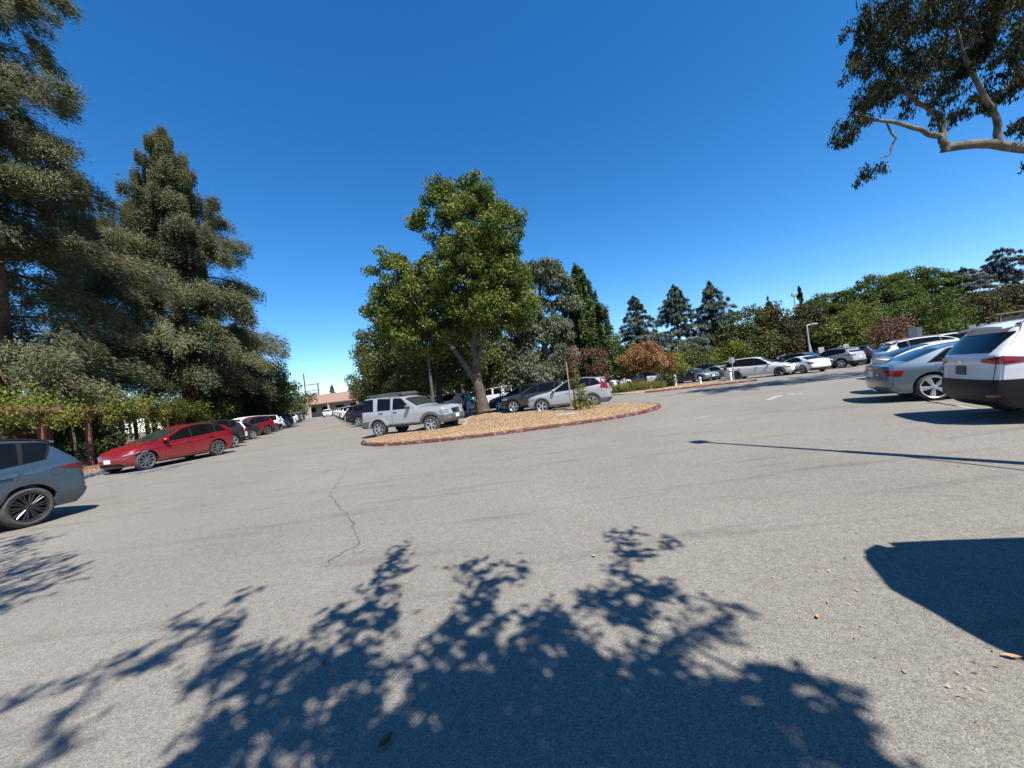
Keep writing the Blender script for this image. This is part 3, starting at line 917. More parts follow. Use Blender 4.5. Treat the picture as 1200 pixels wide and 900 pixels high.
# ---- planted island in the middle
ISL = [(-6.35, 15.75), (-5.9, 14.7), (-5.04, 13.75), (-3.94, 13.2), (-2.46, 12.9), (-1.33, 12.85), (-.19, 12.88), (.98, 13.05), (2.18, 13.2), (3.38, 13.5), (4.5, 14.1), (5.39, 14.95), (6.0, 16.0), (6.25, 17.05), (6.0, 18.0), (5.3, 18.55),
       (4.06, 18.85), (1.55, 19.45), (.2, 20.2), (-.7, 22.0), (-1.1, 24.0), (-2.0, 24.6), (-2.7, 23.6), (-2.75, 21.0), (-2.35, 18.2), (-2.4, 16.6), (-3.2, 15.95), (-4.6, 16.35), (-5.7, 16.7)]
def dense(poly, step):
    out = []
    n = len(poly)
    for i in range(n):
        a = Vector((*poly[i], 0)); b = Vector((*poly[(i + 1) % n], 0))
        k = max(1, int((b - a).length / step))
        for j in range(k): out.append(a.lerp(b, j / k))
    # round it a little
    for _ in range(3):
        out = [(out[i - 1] + out[i] * 2 + out[(i + 1) % len(out)]) / 4 for i in range(len(out))]
    return out
RING = dense(ISL, 0.25)
RA = np.array([(p.x, p.y) for p in RING])
def inside(P, poly):
    x, y = P[:, 0], P[:, 1]
    c = np.zeros(len(P), bool)
    j = len(poly) - 1
    for i in range(len(poly)):
        xi, yi = poly[i]; xj, yj = poly[j]
        hit = ((yi > y) != (yj > y)) & (x < (xj - xi) * (y - yi) / (yj - yi + 1e-12) + xi)
        c ^= hit
        j = i
    return c
def edge_dist(P, poly):
    d = np.full(len(P), 1e9)
    for i in range(len(poly)):
        d = np.minimum(d, np.hypot(P[:, 0] - poly[i, 0], P[:, 1] - poly[i, 1]))
    return d
def mound(d):
    s = np.clip((d - .1) / 1.3, 0, 1)
    return 0.105 + .15 * s * s * (3 - 2 * s)

MULCH = plain('wood_mulch', (0.33, 0.2211, 0.1254), 0.95, 0, 0, .5, 14, .3, .6)
def mulch_bed(ring, name, label, top=mound):
    rings = []
    ctr = Vector((sum(p.x for p in ring) / len(ring), sum(p.y for p in ring) / len(ring), 0))
    bm = bmesh.new()
    vs = [bm.verts.new((p.x, p.y, 0)) for p in ring]
    bm.faces.new(vs)
    bmesh.ops.triangulate(bm, faces=bm.faces[:])
    for _ in range(3):
        bmesh.ops.subdivide_edges(bm, edges=[e for e in bm.edges if e.calc_length() > .5], cuts=1, use_grid_fill=False)
        bmesh.ops.triangulate(bm, faces=bm.faces[:])
    P = np.array([(v.co.x, v.co.y) for v in bm.verts])
    arr = np.array([(p.x, p.y) for p in ring])
    d = edge_dist(P, arr)
    h = top(d) + (RNG.random(len(P)) - .5) * .02
    for v, z in zip(bm.verts, h): v.co.z = z
    me = bpy.data.meshes.new(name); bm.to_mesh(me); bm.free()
    me.polygons.foreach_set('use_smooth', [True] * len(me.polygons))
    return link(name, me, MULCH, None, label=label, kind='structure')
mulch_bed(RING, 'mulch_bed', 'orange brown wood chip mound of the planted island')

def chips(name, ring, n, label, top=mound, seed=3, size=(.03, .10), shrink=.1):
    r = np.random.default_rng(seed)
    arr = np.array([(p.x, p.y) for p in ring])
    lo, hi = arr.min(0), arr.max(0)
    P = r.random((n * 3, 2)) * (hi - lo) + lo
    P = P[inside(P, arr)][:n]
    d = edge_dist(P, arr)
    P = P[d > shrink]; d = d[d > shrink]
    C = np.column_stack([P, top(d) + .012 + r.random(len(P)) * .02])
    a = r.random(len(P)) * 6.283
    A = np.column_stack([np.cos(a), np.sin(a), (r.random(len(P)) - .5) * .8])
    Nn = np.column_stack([(r.random(len(P)) - .5) * 1.0, (r.random(len(P)) - .5) * 1.0, np.ones(len(P))])
    me = leaf_mesh(name, C, A, Nn, r.uniform(size[0], size[1], len(P)), r.uniform(.014, .032, len(P)), np.clip(r.normal(.5, .22, len(P)), 0, 1))
    return link(name, me, leafmat('wood_chip', (0.1848, 0.1155, 0.066), (0.363, 0.2475, 0.1452), (0.5016, 0.396, 0.2772), 0.0, .03), None, label=label, kind='stuff')
chips('wood_chips', RING, 60000, 'loose wood chips strewn over the island mound', size=(.02, .065))

REDK = worn_paint('red_kerb_paint', (0.080, 0.019, 0.017), (0.22, 0.17, 0.15), .42, 6)
CONC = plain('concrete', (0.315, 0.2925, 0.255), .9, 0, 0, .2, 6, .3, .2)
BLUEK = worn_paint('blue_kerb_paint', (0.0225, 0.0825, 0.18), (0.27, 0.255, 0.225), .46, 5)
def kerb(name, label, pts, mat, closed=False, width=.15, h=.135, seg=1.0, mats=None, gutter=None):
    root = empty(name, (pts[0][0], pts[0][1], 0), 0, label, None, None, 'structure')
    P = [Vector((p[0], p[1], 0)) for p in pts]
    if closed: P = P + [P[0]]
    # resample
    L = [0.0]
    for i in range(1, len(P)): L.append(L[-1] + (P[i] - P[i - 1]).length)
    tot = L[-1]; n = max(1, int(round(tot / seg)))
    def at(s):
        s = min(max(s, 0), tot)
        for i in range(1, len(P)):
            if s <= L[i] or i == len(P) - 1:
                return P[i - 1].lerp(P[i], (s - L[i - 1]) / max(L[i] - L[i - 1], 1e-6))
    for k in range(n):
        s0 = tot * k / n + .006; s1 = tot * (k + 1) / n - .006
        sub = 4
        V = []; F = []
        jit = random.uniform(-.006, .006)
        for j in range(sub + 1):
            s = s0 + (s1 - s0) * j / sub
            p = at(s); d = (at(s + .05) - at(s - .05)).normalized(); nn = Vector((d.y, -d.x, 0))
            for (o, z) in ((.5 * width + .015, -.005), (.5 * width, h - .035), (.5 * width - .03, h + jit), (-.5 * width, h + jit), (-.5 * width, -.005)):
                q = p + nn * o
                V.append((q.x - root.location.x, q.y - root.location.y, z))
        for j in range(sub):
            for i in range(4):
                F.append((j * 5 + i, j * 5 + i + 1, (j + 1) * 5 + i + 1, (j + 1) * 5 + i))
        F += [(0, 1, 2, 3, 4), tuple(sub * 5 + i for i in (4, 3, 2, 1, 0))]
        me = mesh_from('kerb_segment', V, F, 30)
        link('kerb_segment', me, mats(k, n) if mats else mat, root)
    return root
kerb('kerb', 'worn dark red painted kerb round the mulch island', [(p.x, p.y) for p in RING], REDK, True, .15, .115, mats=lambda k, n: CONC if k / n > .47 else REDK)
# pale gutter and chipped paint beside the kerb
gut = plain('gutter_concrete', (0.238, 0.217, 0.1855), .9, 0, 0, .3, 3, .3)
def strip(name, pts, w0, w1, z, mat, **k):
    P = [Vector((p[0], p[1], 0)) for p in pts]
    V = []; F = []
    for i, p in enumerate(P):
        d = (P[min(i + 1, len(P) - 1)] - P[max(i - 1, 0)]).normalized(); nn = Vector((d.y, -d.x, 0))
        a = p + nn * w0; b = p + nn * w1
        V += [(a.x, a.y, z), (b.x, b.y, z)]
    for i in range(len(P) - 1): F.append((2 * i, 2 * i + 1, 2 * i + 3, 2 * i + 2))
    me = mesh_from(name, V, F)
    return link(name, me, mat, None, **k)
half = [p for p in RING if p.y < 18.3 and not (p.y > 15.9 and p.x < 0) ]
i0 = min(range(len(RING)), key=lambda i: (RING[i] - Vector((-6.3, 15.6, 0))).length)
front_ring = [RING[(i0 + k) % len(RING)] for k in range(int(len(RING) * .5))]
strip('gutter', [(p.x, p.y) for p in front_ring], .09, .38, .004, worn_paint('chipped_gutter', (0.18, 0.163, 0.139), (0.23, 0.15, 0.13), .36, 4), kind='structure', label='pale chipped gutter along the red kerb')

# ---- kerb and bark strip on the left
lk = [kl(t) for t in np.arange(-14, 84, 2.0)]
kerb('kerb', 'low kerb of the left parking bays, blue beside the accessible bay', lk, CONC, False, .15, .13, 2.0, mats=lambda k, n: BLUEK if 5 <= k <= 9 else CONC)
BARK = plain('bark_soil', (0.2025, 0.1013, 0.05625), .95, 0, 0, .45, 3, .3, .5)
poly_sheet('bark_strip', [kl(-14, -.07), kl(84, -.07), kl(84, -10), kl(-14, -10)], .09, BARK, kind='structure', label='reddish bark strip behind the left kerb')
LAWN = plain('lawn_turf', (0.08, 0.104, 0.028), .95, 0, 0, .4, 1.2, .3, .4)
poly_sheet('lawn', [(-34, 26), (-42, 45), (-70, 45), (-60, 22)], .012, LAWN, kind='structure', label='strip of dry lawn beyond the pergola')
CONCP = plain('path_concrete', (0.294, 0.273, 0.231), .9, 0, 0, .15, 2)
poly_sheet('path', [(-30, 24.5), (-38, 46), (-40, 46), (-32.5, 24)], .018, CONCP, kind='structure', label='pale concrete path across the lawn')
stripr = [Vector((*kl(t, o), 0)) for t, o in [(2, -.35), (6, -.35), (10, -.35), (14, -.35), (18, -.35), (18, -3), (14, -3), (10, -3), (6, -3), (2, -3)]]
chips('bark_chips', stripr, 9000, 'loose reddish bark chips behind the left kerb', lambda d: np.full(len(d), .09), 5, (.03, .09), .0)

# ---- painted markings
LINEW = worn_paint('worn_line_white', (0.396, 0.3816, 0.3456), (0.1656, 0.1548, 0.1332), .505, 7)
LINEB = worn_paint('worn_line_blue', (0.07, 0.119, 0.252), (0.161, 0.1505, 0.1295), .53, 6)
def line(a, b, w=.1, mat=None, z=.004, label=None):
    k = 6
    pts = [(a[0] + (b[0] - a[0]) * i / k, a[1] + (b[1] - a[1]) * i / k) for i in range(k + 1)]
    return strip('painted_line', pts, -w / 2, w / 2, z, mat or LINEW, kind='structure', label=label or 'worn white painted bay line')
BD = Vector((math.cos(R(77)), math.sin(R(77)), 0))     # the way the left bays run, kerb to lane
for t in (-3.0, 1.1, 7.2, 11.3):
    a = Vector((*kl(t, .2), 0)); b = a + BD * 5.0
    line((a.x, a.y), (b.x, b.y))
a0 = Vector((*kl(-1.4, .3), 0))
for k in range(5):
    p = Vector((*kl(-2.4 + k * .75, .5 + k * .35), 0)); q = p + Vector((.45, .89, 0)) * 1.5
    line((p.x + .9, p.y), (q.x + .9, q.y), .1, LINEW if k % 2 else LINEB, .004, 'faded hatch of the accessible bay')
sx, sy = kl(-.2, 2.4)
m = MB()
def arc(m, c, r, a0, a1, w, z=.004, n=14):
    V = []; F = []
    for i in range(n + 1):
        a = a0 + (a1 - a0) * i / n
        for rr in (r - w / 2, r + w / 2): V.append((c[0] + rr * math.cos(a), c[1] + rr * math.sin(a), z))
    for i in range(n): F.append((2 * i, 2 * i + 1, 2 * i + 3, 2 * i + 2))
    m.add(V, F)
m.add([(sx - .75, sy - .75, .004), (sx + .75, sy - .75, .004), (sx + .75, sy + .75, .004), (sx - .75, sy + .75, .004)], [(0, 1, 2, 3)])
m.obj('painted_square', LINEB, kind='structure', label='faded blue square of the accessible bay')
m = MB(); arc(m, (sx, sy - .12), .32, R(150), R(390), .08, .008)
m.add([(sx - .05, sy + .05, .008), (sx + .05, sy + .05, .008), (sx + .05, sy + .42, .008), (sx - .05, sy + .42, .008)], [(0, 1, 2, 3)])
arc(m, (sx, sy + .55), .045, 0, 6.283, .09, .008)
m.add([(sx + .05, sy + .1, .008), (sx + .3, sy + .1, .008), (sx + .3, sy + .18, .008), (sx + .05, sy + .18, .008)], [(0, 1, 2, 3)])
m.add([(sx + .3, sy + .18, .008), (sx + .23, sy + .14, .008), (sx + .42, sy - .3, .008), (sx + .5, sy - .26, .008)], [(0, 1, 2, 3)])
m.obj('wheelchair_symbol', LINEW, kind='structure', label='faded white wheelchair symbol on its blue square')
# right hand bays: hatch between the two near cars, lane arrows
for k in range(3):
    p = Vector((9.15 + k * .30, 7.7 + k * .62, 0)); line((p.x, p.y), (p.x + .75, p.y + 1.41), .1)
line((9.3, 7.6), (12.5, 5.9)); line((10.4, 9.9), (13.6, 8.2))
line((9.1, 13.9), (10.6, 15.3), .26, label='faded white lane arrow shaft')
line((10.5, 15.5), (10.9, 14.6), .3, label='faded white lane arrow head')
line((5.2, 11.3), (5.8, 11.45), .14, label='short white paint remnant on the asphalt')
line((-5.9, 18.0), (-5.4, 17.85), .1)
# cracks
CR = plain('crack_dark', (0.0595, 0.0546, 0.0476), .95)
def crack(pts, w, label):
    P = []
    for i in range(len(pts) - 1):
        a, b = Vector((*pts[i], 0)), Vector((*pts[i + 1], 0))
        n = max(2, int((b - a).length / .09))
        for j in range(n):
            p = a.lerp(b, j / n); P.append((p.x + random.gauss(0, .022), p.y + random.gauss(0, .022)))
    V = []; F = []
    for i, p in enumerate(P):
        ww = w * random.uniform(.25, 1.1)
        V += [(p[0] - ww, p[1], .004), (p[0] + ww, p[1], .004)]
    for i in range(len(P) - 1): F.append((2 * i, 2 * i + 1, 2 * i + 3, 2 * i + 2))
    link('pavement_crack', mesh_from('pavement_crack', V, F), CR, None, kind='structure', label=label)
crack([(-3.45, 6.87), (-2.93, 6.03), (-2.45, 5.31), (-1.89, 4.29), (-1.95, 4.05), (-2.0, 3.6)], .0065, 'jagged crack wandering through the asphalt')
crack([(-4.6, 10.2), (-4.0, 8.6), (-3.45, 6.87)], .0045, 'thin crack running towards the island')
crack([(-2.45, 5.31), (-2.2, 5.5), (-1.7, 5.45)], .004, 'short branch of the jagged crack')
crack([(-2.93, 6.03), (-3.3, 5.75), (-3.5, 5.2)], .0035, 'fine side branch of the jagged crack')
crack([(1.2, 10.4), (-.6, 7.6), (-1.6, 6.4)], .005, 'hair crack across the open asphalt')

# ---- planted island on the right
RI = [(7.2, 32.6), (8.4, 29.6), (9.9, 28.3), (12.0, 27.9), (14.5, 27.6), (16.6, 27.0), (17.6, 27.2), (17.4, 28.3), (15.5, 29.6), (12.8, 31.2), (11.6, 33.5), (10.6, 35.8), (8.8, 37.2), (7.4, 35.5)]
RING2 = dense(RI, .4)
def flat2(d): return .1 + .06 * np.clip(d, 0, 1)
mulch_bed(RING2, 'planting_bed', 'tan wood chip bed of the far planted island', flat2)
chips('wood_chips', RING2, 6000, 'loose chips on the far planted island', flat2, 9, (.05, .16))
kerb('kerb', 'red and bare concrete kerb round the far planted island', [(p.x, p.y) for p in RING2], REDK, True, .15, .13, 1.6, mats=lambda k, n: REDK if (.12 < k / n < .45) else CONC)

# ------------------------------------------------------------------ vegetation
BARKM = plain('tree_bark', (0.088, 0.070, 0.054), .95, 0, 0, .5, 5, .2, .9)
BARKR = plain('redwood_bark', (0.12, 0.0624, 0.0416), .95, 0, 0, .5, 4, .2, .9)
BARKD = plain('dark_bark', (0.06, 0.05, 0.042), .95, 0, 0, .4, 5, .2, .9)
BARKP = plain('pale_bark', (0.115, 0.098, 0.08), .9, 0, 0, .5, 4, .2, .6)
L_RED = leafmat('redwood_needles', (.070, .086, .044), (.150, .165, .084), (.240, .228, .135), .38, .03)
L_RED2 = leafmat('dull_conifer_needles', (0.0289, 0.0493, 0.0187), (0.06375, 0.085, 0.0306), (0.1275, 0.1318, 0.051), .3, .05)
L_BROAD = leafmat('broad_leaves', (.038, .070, .012), (.102, .142, .024), (.24, .25, .056), .42, .06)
L_BROAD2 = leafmat('dull_broad_leaves', (0.0336, 0.056, 0.0144), (0.08, 0.104, 0.0288), (0.176, 0.176, 0.06), .38, .06)  # darker, less saturated tones than the other broad leaves
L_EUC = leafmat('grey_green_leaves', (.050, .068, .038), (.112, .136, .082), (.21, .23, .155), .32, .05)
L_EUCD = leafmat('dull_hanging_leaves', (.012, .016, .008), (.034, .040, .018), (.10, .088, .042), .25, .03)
L_CED = leafmat('cedar_needles', (0.0546, 0.078, 0.0624), (0.1131, 0.1404, 0.1131), (0.1872, 0.2028, 0.156), .28, .04)
L_BLUEC = leafmat('blue_cedar_needles', (0.06, 0.0784, 0.0768), (0.116, 0.1376, 0.132), (0.184, 0.2, 0.188), .22, .05)
L_RUST = leafmat('rust_leaves', (.14, .062, .026), (.30, .155, .066), (.40, .27, .12), .38, .04)
L_PLUM = leafmat('plum_leaves', (.036, .030, .014), (.070, .064, .026), (.125, .10, .04), .3, .04)
L_PINE = leafmat('stone_pine_needles', (0.0272, 0.051, 0.0102), (0.0663, 0.1003, 0.0204), (0.1275, 0.1615, 0.03825), .3, .05)
L_LIME = leafmat('yellow_green_leaves', (0.05625, 0.0825, 0.0135), (0.1425, 0.165, 0.027), (0.27, 0.2475, 0.05625), .4, .05)
L_GRASS = leafmat('straw_grass', (.10, .125, .03), (.21, .225, .06), (.33, .31, .12), .4, .04)
L_PINKB = leafmat('dry_brown_leaves', (0.072, 0.036, 0.024), (0.136, 0.0704, 0.048), (0.216, 0.128, 0.088), .3, .05)
L_DARKB = leafmat('dark_shrub_leaves', (.018, .034, .014), (.042, .064, .022), (.09, .11, .04), .3, .06)

def unit(n, rng):
    v = rng.normal(size=(n, 3)); return v / np.linalg.norm(v, axis=1, keepdims=True)

def broadleaf(name, base, trunk_pts, trunk_r, lobes, nclump, per, leaf, crad, mat, bark, label, group=None, seed=1, cat='tree', limbs=True, droop=.25, fill=.45, stems=None, flat=.75):
    """lobes: (cx,cy,cz,rx,ry,rz) relative to base; clumps sit in the outer part of each lobe, leaves gather round clumps"""
    rng = np.random.default_rng(seed)
    root = empty(name, base, 0, label, cat, group)
    lob = np.array(lobes, float)
    vol = (lob[:, 3] * lob[:, 4] * lob[:, 5]) ** .72
    cnt = np.maximum(2, (nclump * vol / vol.sum()).astype(int))
    CL = []; OW = []
    for i, l in enumerate(lob):
        d = unit(cnt[i], rng); r = (rng.random(cnt[i]) * (1 - fill) + fill) ** .6
        r *= 1 + rng.normal(size=cnt[i]) * .10
        CL.append(l[:3] + d * r[:, None] * l[3:6]); OW.append(np.full(cnt[i], i))
    CL = np.concatenate(CL); OW = np.concatenate(OW)
    ok = CL[:, 2] > .15
    CL = CL[ok]; OW = OW[ok]
    n = len(CL)
    size = crad * rng.uniform(.55, 1.35, n)
    ctone = np.clip(rng.normal(.5, .17, n), 0, 1)
    k = np.maximum(6, (per * (size / crad) ** 2).astype(int))
    idx = np.repeat(np.arange(n), k)
    N = len(idx)
    g = rng.normal(size=(N, 3)) * .5
    gl_ = np.linalg.norm(g, axis=1, keepdims=True); g *= np.minimum(1, .95 / gl_)
    g[:, 2] *= flat
    C = CL[idx] + g * size[idx][:, None]
    nr = unit(N, rng) * .75 + np.array([0, 0, .55]) + g * .5
    A = unit(N, rng) + np.array([0, 0, -droop * 1.5]) + g * .6
    me = leaf_mesh('crown', C, A, nr, leaf * rng.uniform(.7, 1.35, N), leaf * rng.uniform(.42, .75, N), ctone[idx] + rng.normal(size=N) * .16)
    link('crown', me, mat, root)
    m = MB()
    for tp, tr in ([(trunk_pts, trunk_r)] + (stems or [])):
        tp = [Vector(p) for p in tp]
        pts = []; rs = []
        for i in range(len(tp) - 1):
            for j in range(4):
                f = j / 4; p = tp[i].lerp(tp[i + 1], f)
                jit = tr[0] * .10 if (i or j) else 0
                pts.append(p + Vector((random.gauss(0, jit), random.gauss(0, jit), 0))); rs.append(tr[i] + (tr[i + 1] - tr[i]) * f)
        pts.append(tp[-1]); rs.append(tr[-1])
        m.tube(pts, rs, 9)
    if limbs:
        tip = Vector(trunk_pts[-1])
        nodes = [Vector(p) for p in trunk_pts[1:]] + [Vector(p) for s in (stems or []) for p in s[0][1:]]
        for i, l in enumerate(lob):
            c = Vector(l[:3])
            s = min(nodes, key=lambda q: (q - c).length + max(0, q.z - c.z) * 2)
            r0 = trunk_r[-1] * .7
            mid = s.lerp(c, .5) + Vector((random.gauss(0, .2), random.gauss(0, .2), .1))
            m.tube([s, mid, c], [r0, r0 * .7, r0 * .45], 6)
            sel = np.where(OW == i)[0]
            for j in rng.choice(sel, min(len(sel), max(3, len(sel) // 4)), replace=False):
                e = Vector(CL[j]); md = c.lerp(e, .5) + Vector(rng.normal(size=3) * .12)
                m.tube([c if rng.random() < .5 else mid, md, e], [r0 * .35, r0 * .22, .012], 4)
    m.obj('trunk', bark, root, 50)
    return root

def conifer(name, base, H, z0, prof, nb, per, mat, bark, label, trunk_r=.5, droop=.25, leaf=(.34, .075), seed=1, group=None, lean=(0, 0), flat=.16, spread=.30, rise=0.0, tipcurl=0.0, bare=0.12, cut=None, clump=0.0, sect=None):
    """prof: (height fraction, branch length) pairs; each branch carries flat drooping sprays"""
    rng = np.random.default_rng(seed)
    root = empty(name, base, 0, label, 'tree', group)
    hf = np.array([p[0] for p in prof]); ln = np.array([p[1] for p in prof])
    z = z0 + (H - z0) * np.sort(rng.random(nb)) ** .92
    m = MB(); mb = MB()
    tz = np.linspace(0, H * .99, 16)
    m.tube([(lean[0] * q / H + .06 * math.sin(q * .7), lean[1] * q / H, q) for q in tz], [trunk_r * (1 + .55 * math.exp(-q / .8)) * (1 - .97 * q / H) ** .8 + .02 for q in tz], 14)
    Cs = []; As = []; Ns = []; Ts = []; Ls = []
    for i in range(nb):
        f = (z[i] - z0) / (H - z0)
        Lb = np.interp(f, hf, ln) * (rng.uniform(.72, 1.2) if rng.random() < .68 else rng.uniform(.35, .75))
        az = i * 2.39996 + rng.normal() * .35
        if sect is not None: az = sect[0] + (az % 6.283) / 6.283 * (sect[1] - sect[0])
        d = np.array([math.cos(az), math.sin(az), 0])
        sl = rise - droop * rng.uniform(.4, 1.3) * (1 - f * .9)
        npt = 7
        s = np.linspace(0, 1, npt)
        P = np.array([lean[0] * z[i] / H, lean[1] * z[i] / H, z[i]]) + np.outer(s * Lb, d)
        P[:, 2] += Lb * (sl * s + tipcurl * s ** 2 + .10 * np.sin(s * 3.1)) + rng.normal(size=npt) * .03
        mb.tube(P, list(np.linspace(.018 + .012 * Lb, .008, npt)), 4, False)
        k = int(per * (.25 + Lb / ln.max()))
        # sprays along the branch in sub-clumps
        nt_ = max(4, int(5 + Lb * 2.2))
        u0 = bare + (1.0 - bare) * rng.random(nt_) ** .75
        side = rng.choice([-1, 1], nt_) * rng.random(nt_) ** .7
        t = rng.integers(0, nt_, k)
        u = np.clip(u0[t] + rng.normal(size=k) * .045, bare, 1.06)
        wlat = spread * Lb * (np.sin(np.clip(u, 0, 1) * 2.6 + .25)) * .75 + .12
        lat = side[t] * wlat * rng.uniform(.25, 1.1, k)
        perp = np.array([-d[1], d[0], 0])
        C = np.stack([np.interp(u, s, P[:, j]) for j in range(3)], 1) + perp * lat[:, None]
        over = np.maximum(u - 1, 0) * Lb
        C += d * over[:, None]
        C[:, 2] += rng.normal(size=k) * flat - np.abs(lat) * .22 - (rng.random(k) ** 2) * flat * 1.6
        sg = np.sign(lat)
        A = d * rng.uniform(.5, 1.2, k)[:, None] + perp * (sg * rng.uniform(.2, 1.1, k))[:, None] + np.array([0, 0, 1]) * (sl * .6 - rng.uniform(.0, .75, k))[:, None] + rng.normal(size=(k, 3)) * .25
        Nn = np.array([0, 0, 1.0]) + rng.normal(size=(k, 3)) * .55 + d * .25
        bt = np.clip(rng.normal(.46, .13), .1, .9)
        tt = np.clip(rng.normal(0, .12, nt_), -.3, .3)
        Cs.append(C); As.append(A); Ns.append(Nn); Ts.append(bt + tt[t] + rng.normal(size=k) * .15); Ls.append(rng.uniform(.6, 1.4, k))
    C = np.concatenate(Cs); A = np.concatenate(As); Nn = np.concatenate(Ns); T = np.concatenate(Ts); Lx = np.concatenate(Ls)
    me = leaf_mesh('crown', C, A, Nn, leaf[0] * Lx, leaf[1] * Lx, T)
    link('crown', me, mat, root)
    m.obj('trunk', bark, root, 60)
    mb.obj('branches', bark, root, kind='stuff')
    return root

# -- tall conifers on the left
pr = [(0, 5.0), (.12, 7.4), (.35, 6.6), (.6, 4.6), (.82, 2.4), (1, .25)]
conifer('redwood_tree', (-27.6, 20.4, 0), 42, 5.0, [(0, 6.4), (.2, 7.0), (.45, 5.5), (.7, 3.5), (1, .2)], 230, 2500, L_RED, BARKR, 'huge dark redwood with a thick trunk at the left edge', 1.15, .32, (.23, .05), 21, None, flat=.28)
conifer('redwood_tree', (-31.2, 37.3, 0), 30.2, 5.0, [(0, 5.8), (.1, 7.7), (.35, 7.1), (.6, 5.3), (.8, 3.2), (.93, 1.7), (1, .4)], 200, 2700, L_RED, BARKR, 'broad grey green redwood with a rounded top right of the biggest one', .62, .30, (.27, .064), 22, None, flat=.38, bare=.2)
conifer('redwood_tree', (-34.0, 32.0, 0), 22.0, 6.0, [(0, 5.4), (.2, 6.6), (.5, 5.0), (.8, 2.8), (1, .3)], 115, 1700, L_RED, BARKR, 'shorter redwood with a pinkish bare trunk between the two tall ones', .42, .28, (.22, .05), 23, None, flat=.26)
conifer('pine_tree', (-32.0, 46.0, 0), 12.8, 1.6, [(0, 4.8), (.3, 4.6), (.7, 3.0), (1, .5)], 100, 760, leafmat('buff_needles', (.035, .048, .022), (.085, .088, .045), (.16, .14, .082), .2, .05), BARKD, 'buff green bushy conifer at the right foot of the redwoods', .3, .2, (.28, .08), 24, None, flat=.3)
broadleaf('round_tree', (-28.0, 44, 0), [(0, 0, 0), (.1, 0, 2), (.3, 0, 4.5)], [.3, .22, .14], [(0, 0, 5.6, 2.4, 2.4, 1.7), (1.2, .3, 4.0, 2.1, 2.0, 1.5), (-1.5, 0, 4, 2, 2, 1.6), (.5, 0, 6.7, 1.4, 1.4, 1.0)], 120, 80, .24, .75, L_DARKB, BARKD, 'dark rounded tree at the end of the left tree line', None, 31)
broadleaf('broad_tree', (-33.5, 50, 0), [(0, 0, 0), (.1, 0, 2), (.3, 0, 3.4)], [.3, .22, .14], [(0, 0, 4, 3, 3, 2.2), (2.2, .3, 2.8, 2.4, 2.0, 1.8)], 100, 80, .26, .8, L_BROAD2, BARKD, 'olive green tree beyond the dark rounded tree', None, 32)

# -- the island tree and the row behind it
broadleaf('island_tree', (-1.85, 23.0, .2),
    [(0, 0, 0), (-.10, 0, .8), (-.22, .05, 2.0), (-.15, .1, 3.8), (.2, .1, 6.5), (.25, 0, 9.2)], [.46, .34, .30, .22, .15, .08],
    [(.5, 0, 10.6, 2.4, 2.2, 2.5), (-1.0, 0, 13.0, 1.3, 1.3, 1.0), (.9, -.2, 13.0, 1.3, 1.4, 1.1), (2.3, 0, 10.9, 1.3, 1.5, 1.6), (-.2, -.3, 8.2, 2.5, 2.2, 2.0), (2.0, .2, 8.0, 1.6, 1.9, 1.6), (.9, .2, 5.9, 2.5, 2.2, 1.5), (-2.9, .2, 7.4, 2.0, 1.8, 2.0), (-4.6, .2, 8.6, 1.5, 1.5, 1.7), (-4.7, .3, 6.4, 1.6, 1.6, 1.3), (-3.2, .3, 5.0, 1.9, 1.7, 1.1), (-2.4, .1, 12.1, .8, .8, .5), (3.0, .3, 6.0, 1.0, 1.2, .9)],
    760, 120, .19, .50, L_BROAD, BARKM, 'tall leafy tree with a forked trunk on the mulch mound', None, 41, stems=[([(-.2, .05, 1.7), (-1.0, .1, 3.4), (-2.2, .1, 5.2), (-3.6, .2, 7.4)], [.2, .16, .12, .06]), ([(-.15, 0, 3.0), (.8, 0, 5.0), (1.5, 0, 7.4)], [.16, .12, .06])])
rows = [(-5.8, 30.0, 11.6, 3.8, 'green tree standing behind the silver boxy four wheel drive'), (-9.6, 35.0, 10.8, 3.7, 'green tree second along the row behind the forked tree'), (-12.6, 42.5, 10.2, 3.8, 'green tree third along the row by the lane'), (-17.0, 51.0, 9.6, 3.8, 'green tree fourth along the row by the lane'), (-22.0, 62.0, 9.6, 4.2, 'last green tree of the row nearest the tiled roof'), (-2.2, 34.0, 9.6, 3.4, 'shaded green tree right behind the forked trunk'), (-6.0, 45.0, 10.5, 4.2, 'tall shaded tree deep behind the forked tree')]
for i, (x, y, h, r, lab) in enumerate(rows):
    broadleaf('row_tree', (x, y, 0), [(0, 0, 0), (.1, 0, 1.6), (.2, .1, 3.4), (.2, 0, 5.5)], [.30, .24, .18, .1],
        [(0, 0, h - 1.9, r * .62, r * .6, 1.7), (r * .45, 0, h - 3.8, r * .6, r * .6, 1.8), (-r * .5, .2, h - 4.0, r * .6, r * .6, 1.8), (0, -r * .3, h - 5.6, r * .8, r * .7, 1.7), (-r * .4, 0, 3.3, r * .6, r * .6, 1.2), (r * .45, .2, 3.5, r * .6, r * .6, 1.2)],
        190, 95, .24, .72, L_BROAD2, BARKD, lab, 'green trees along the middle of the car park', 50 + i)
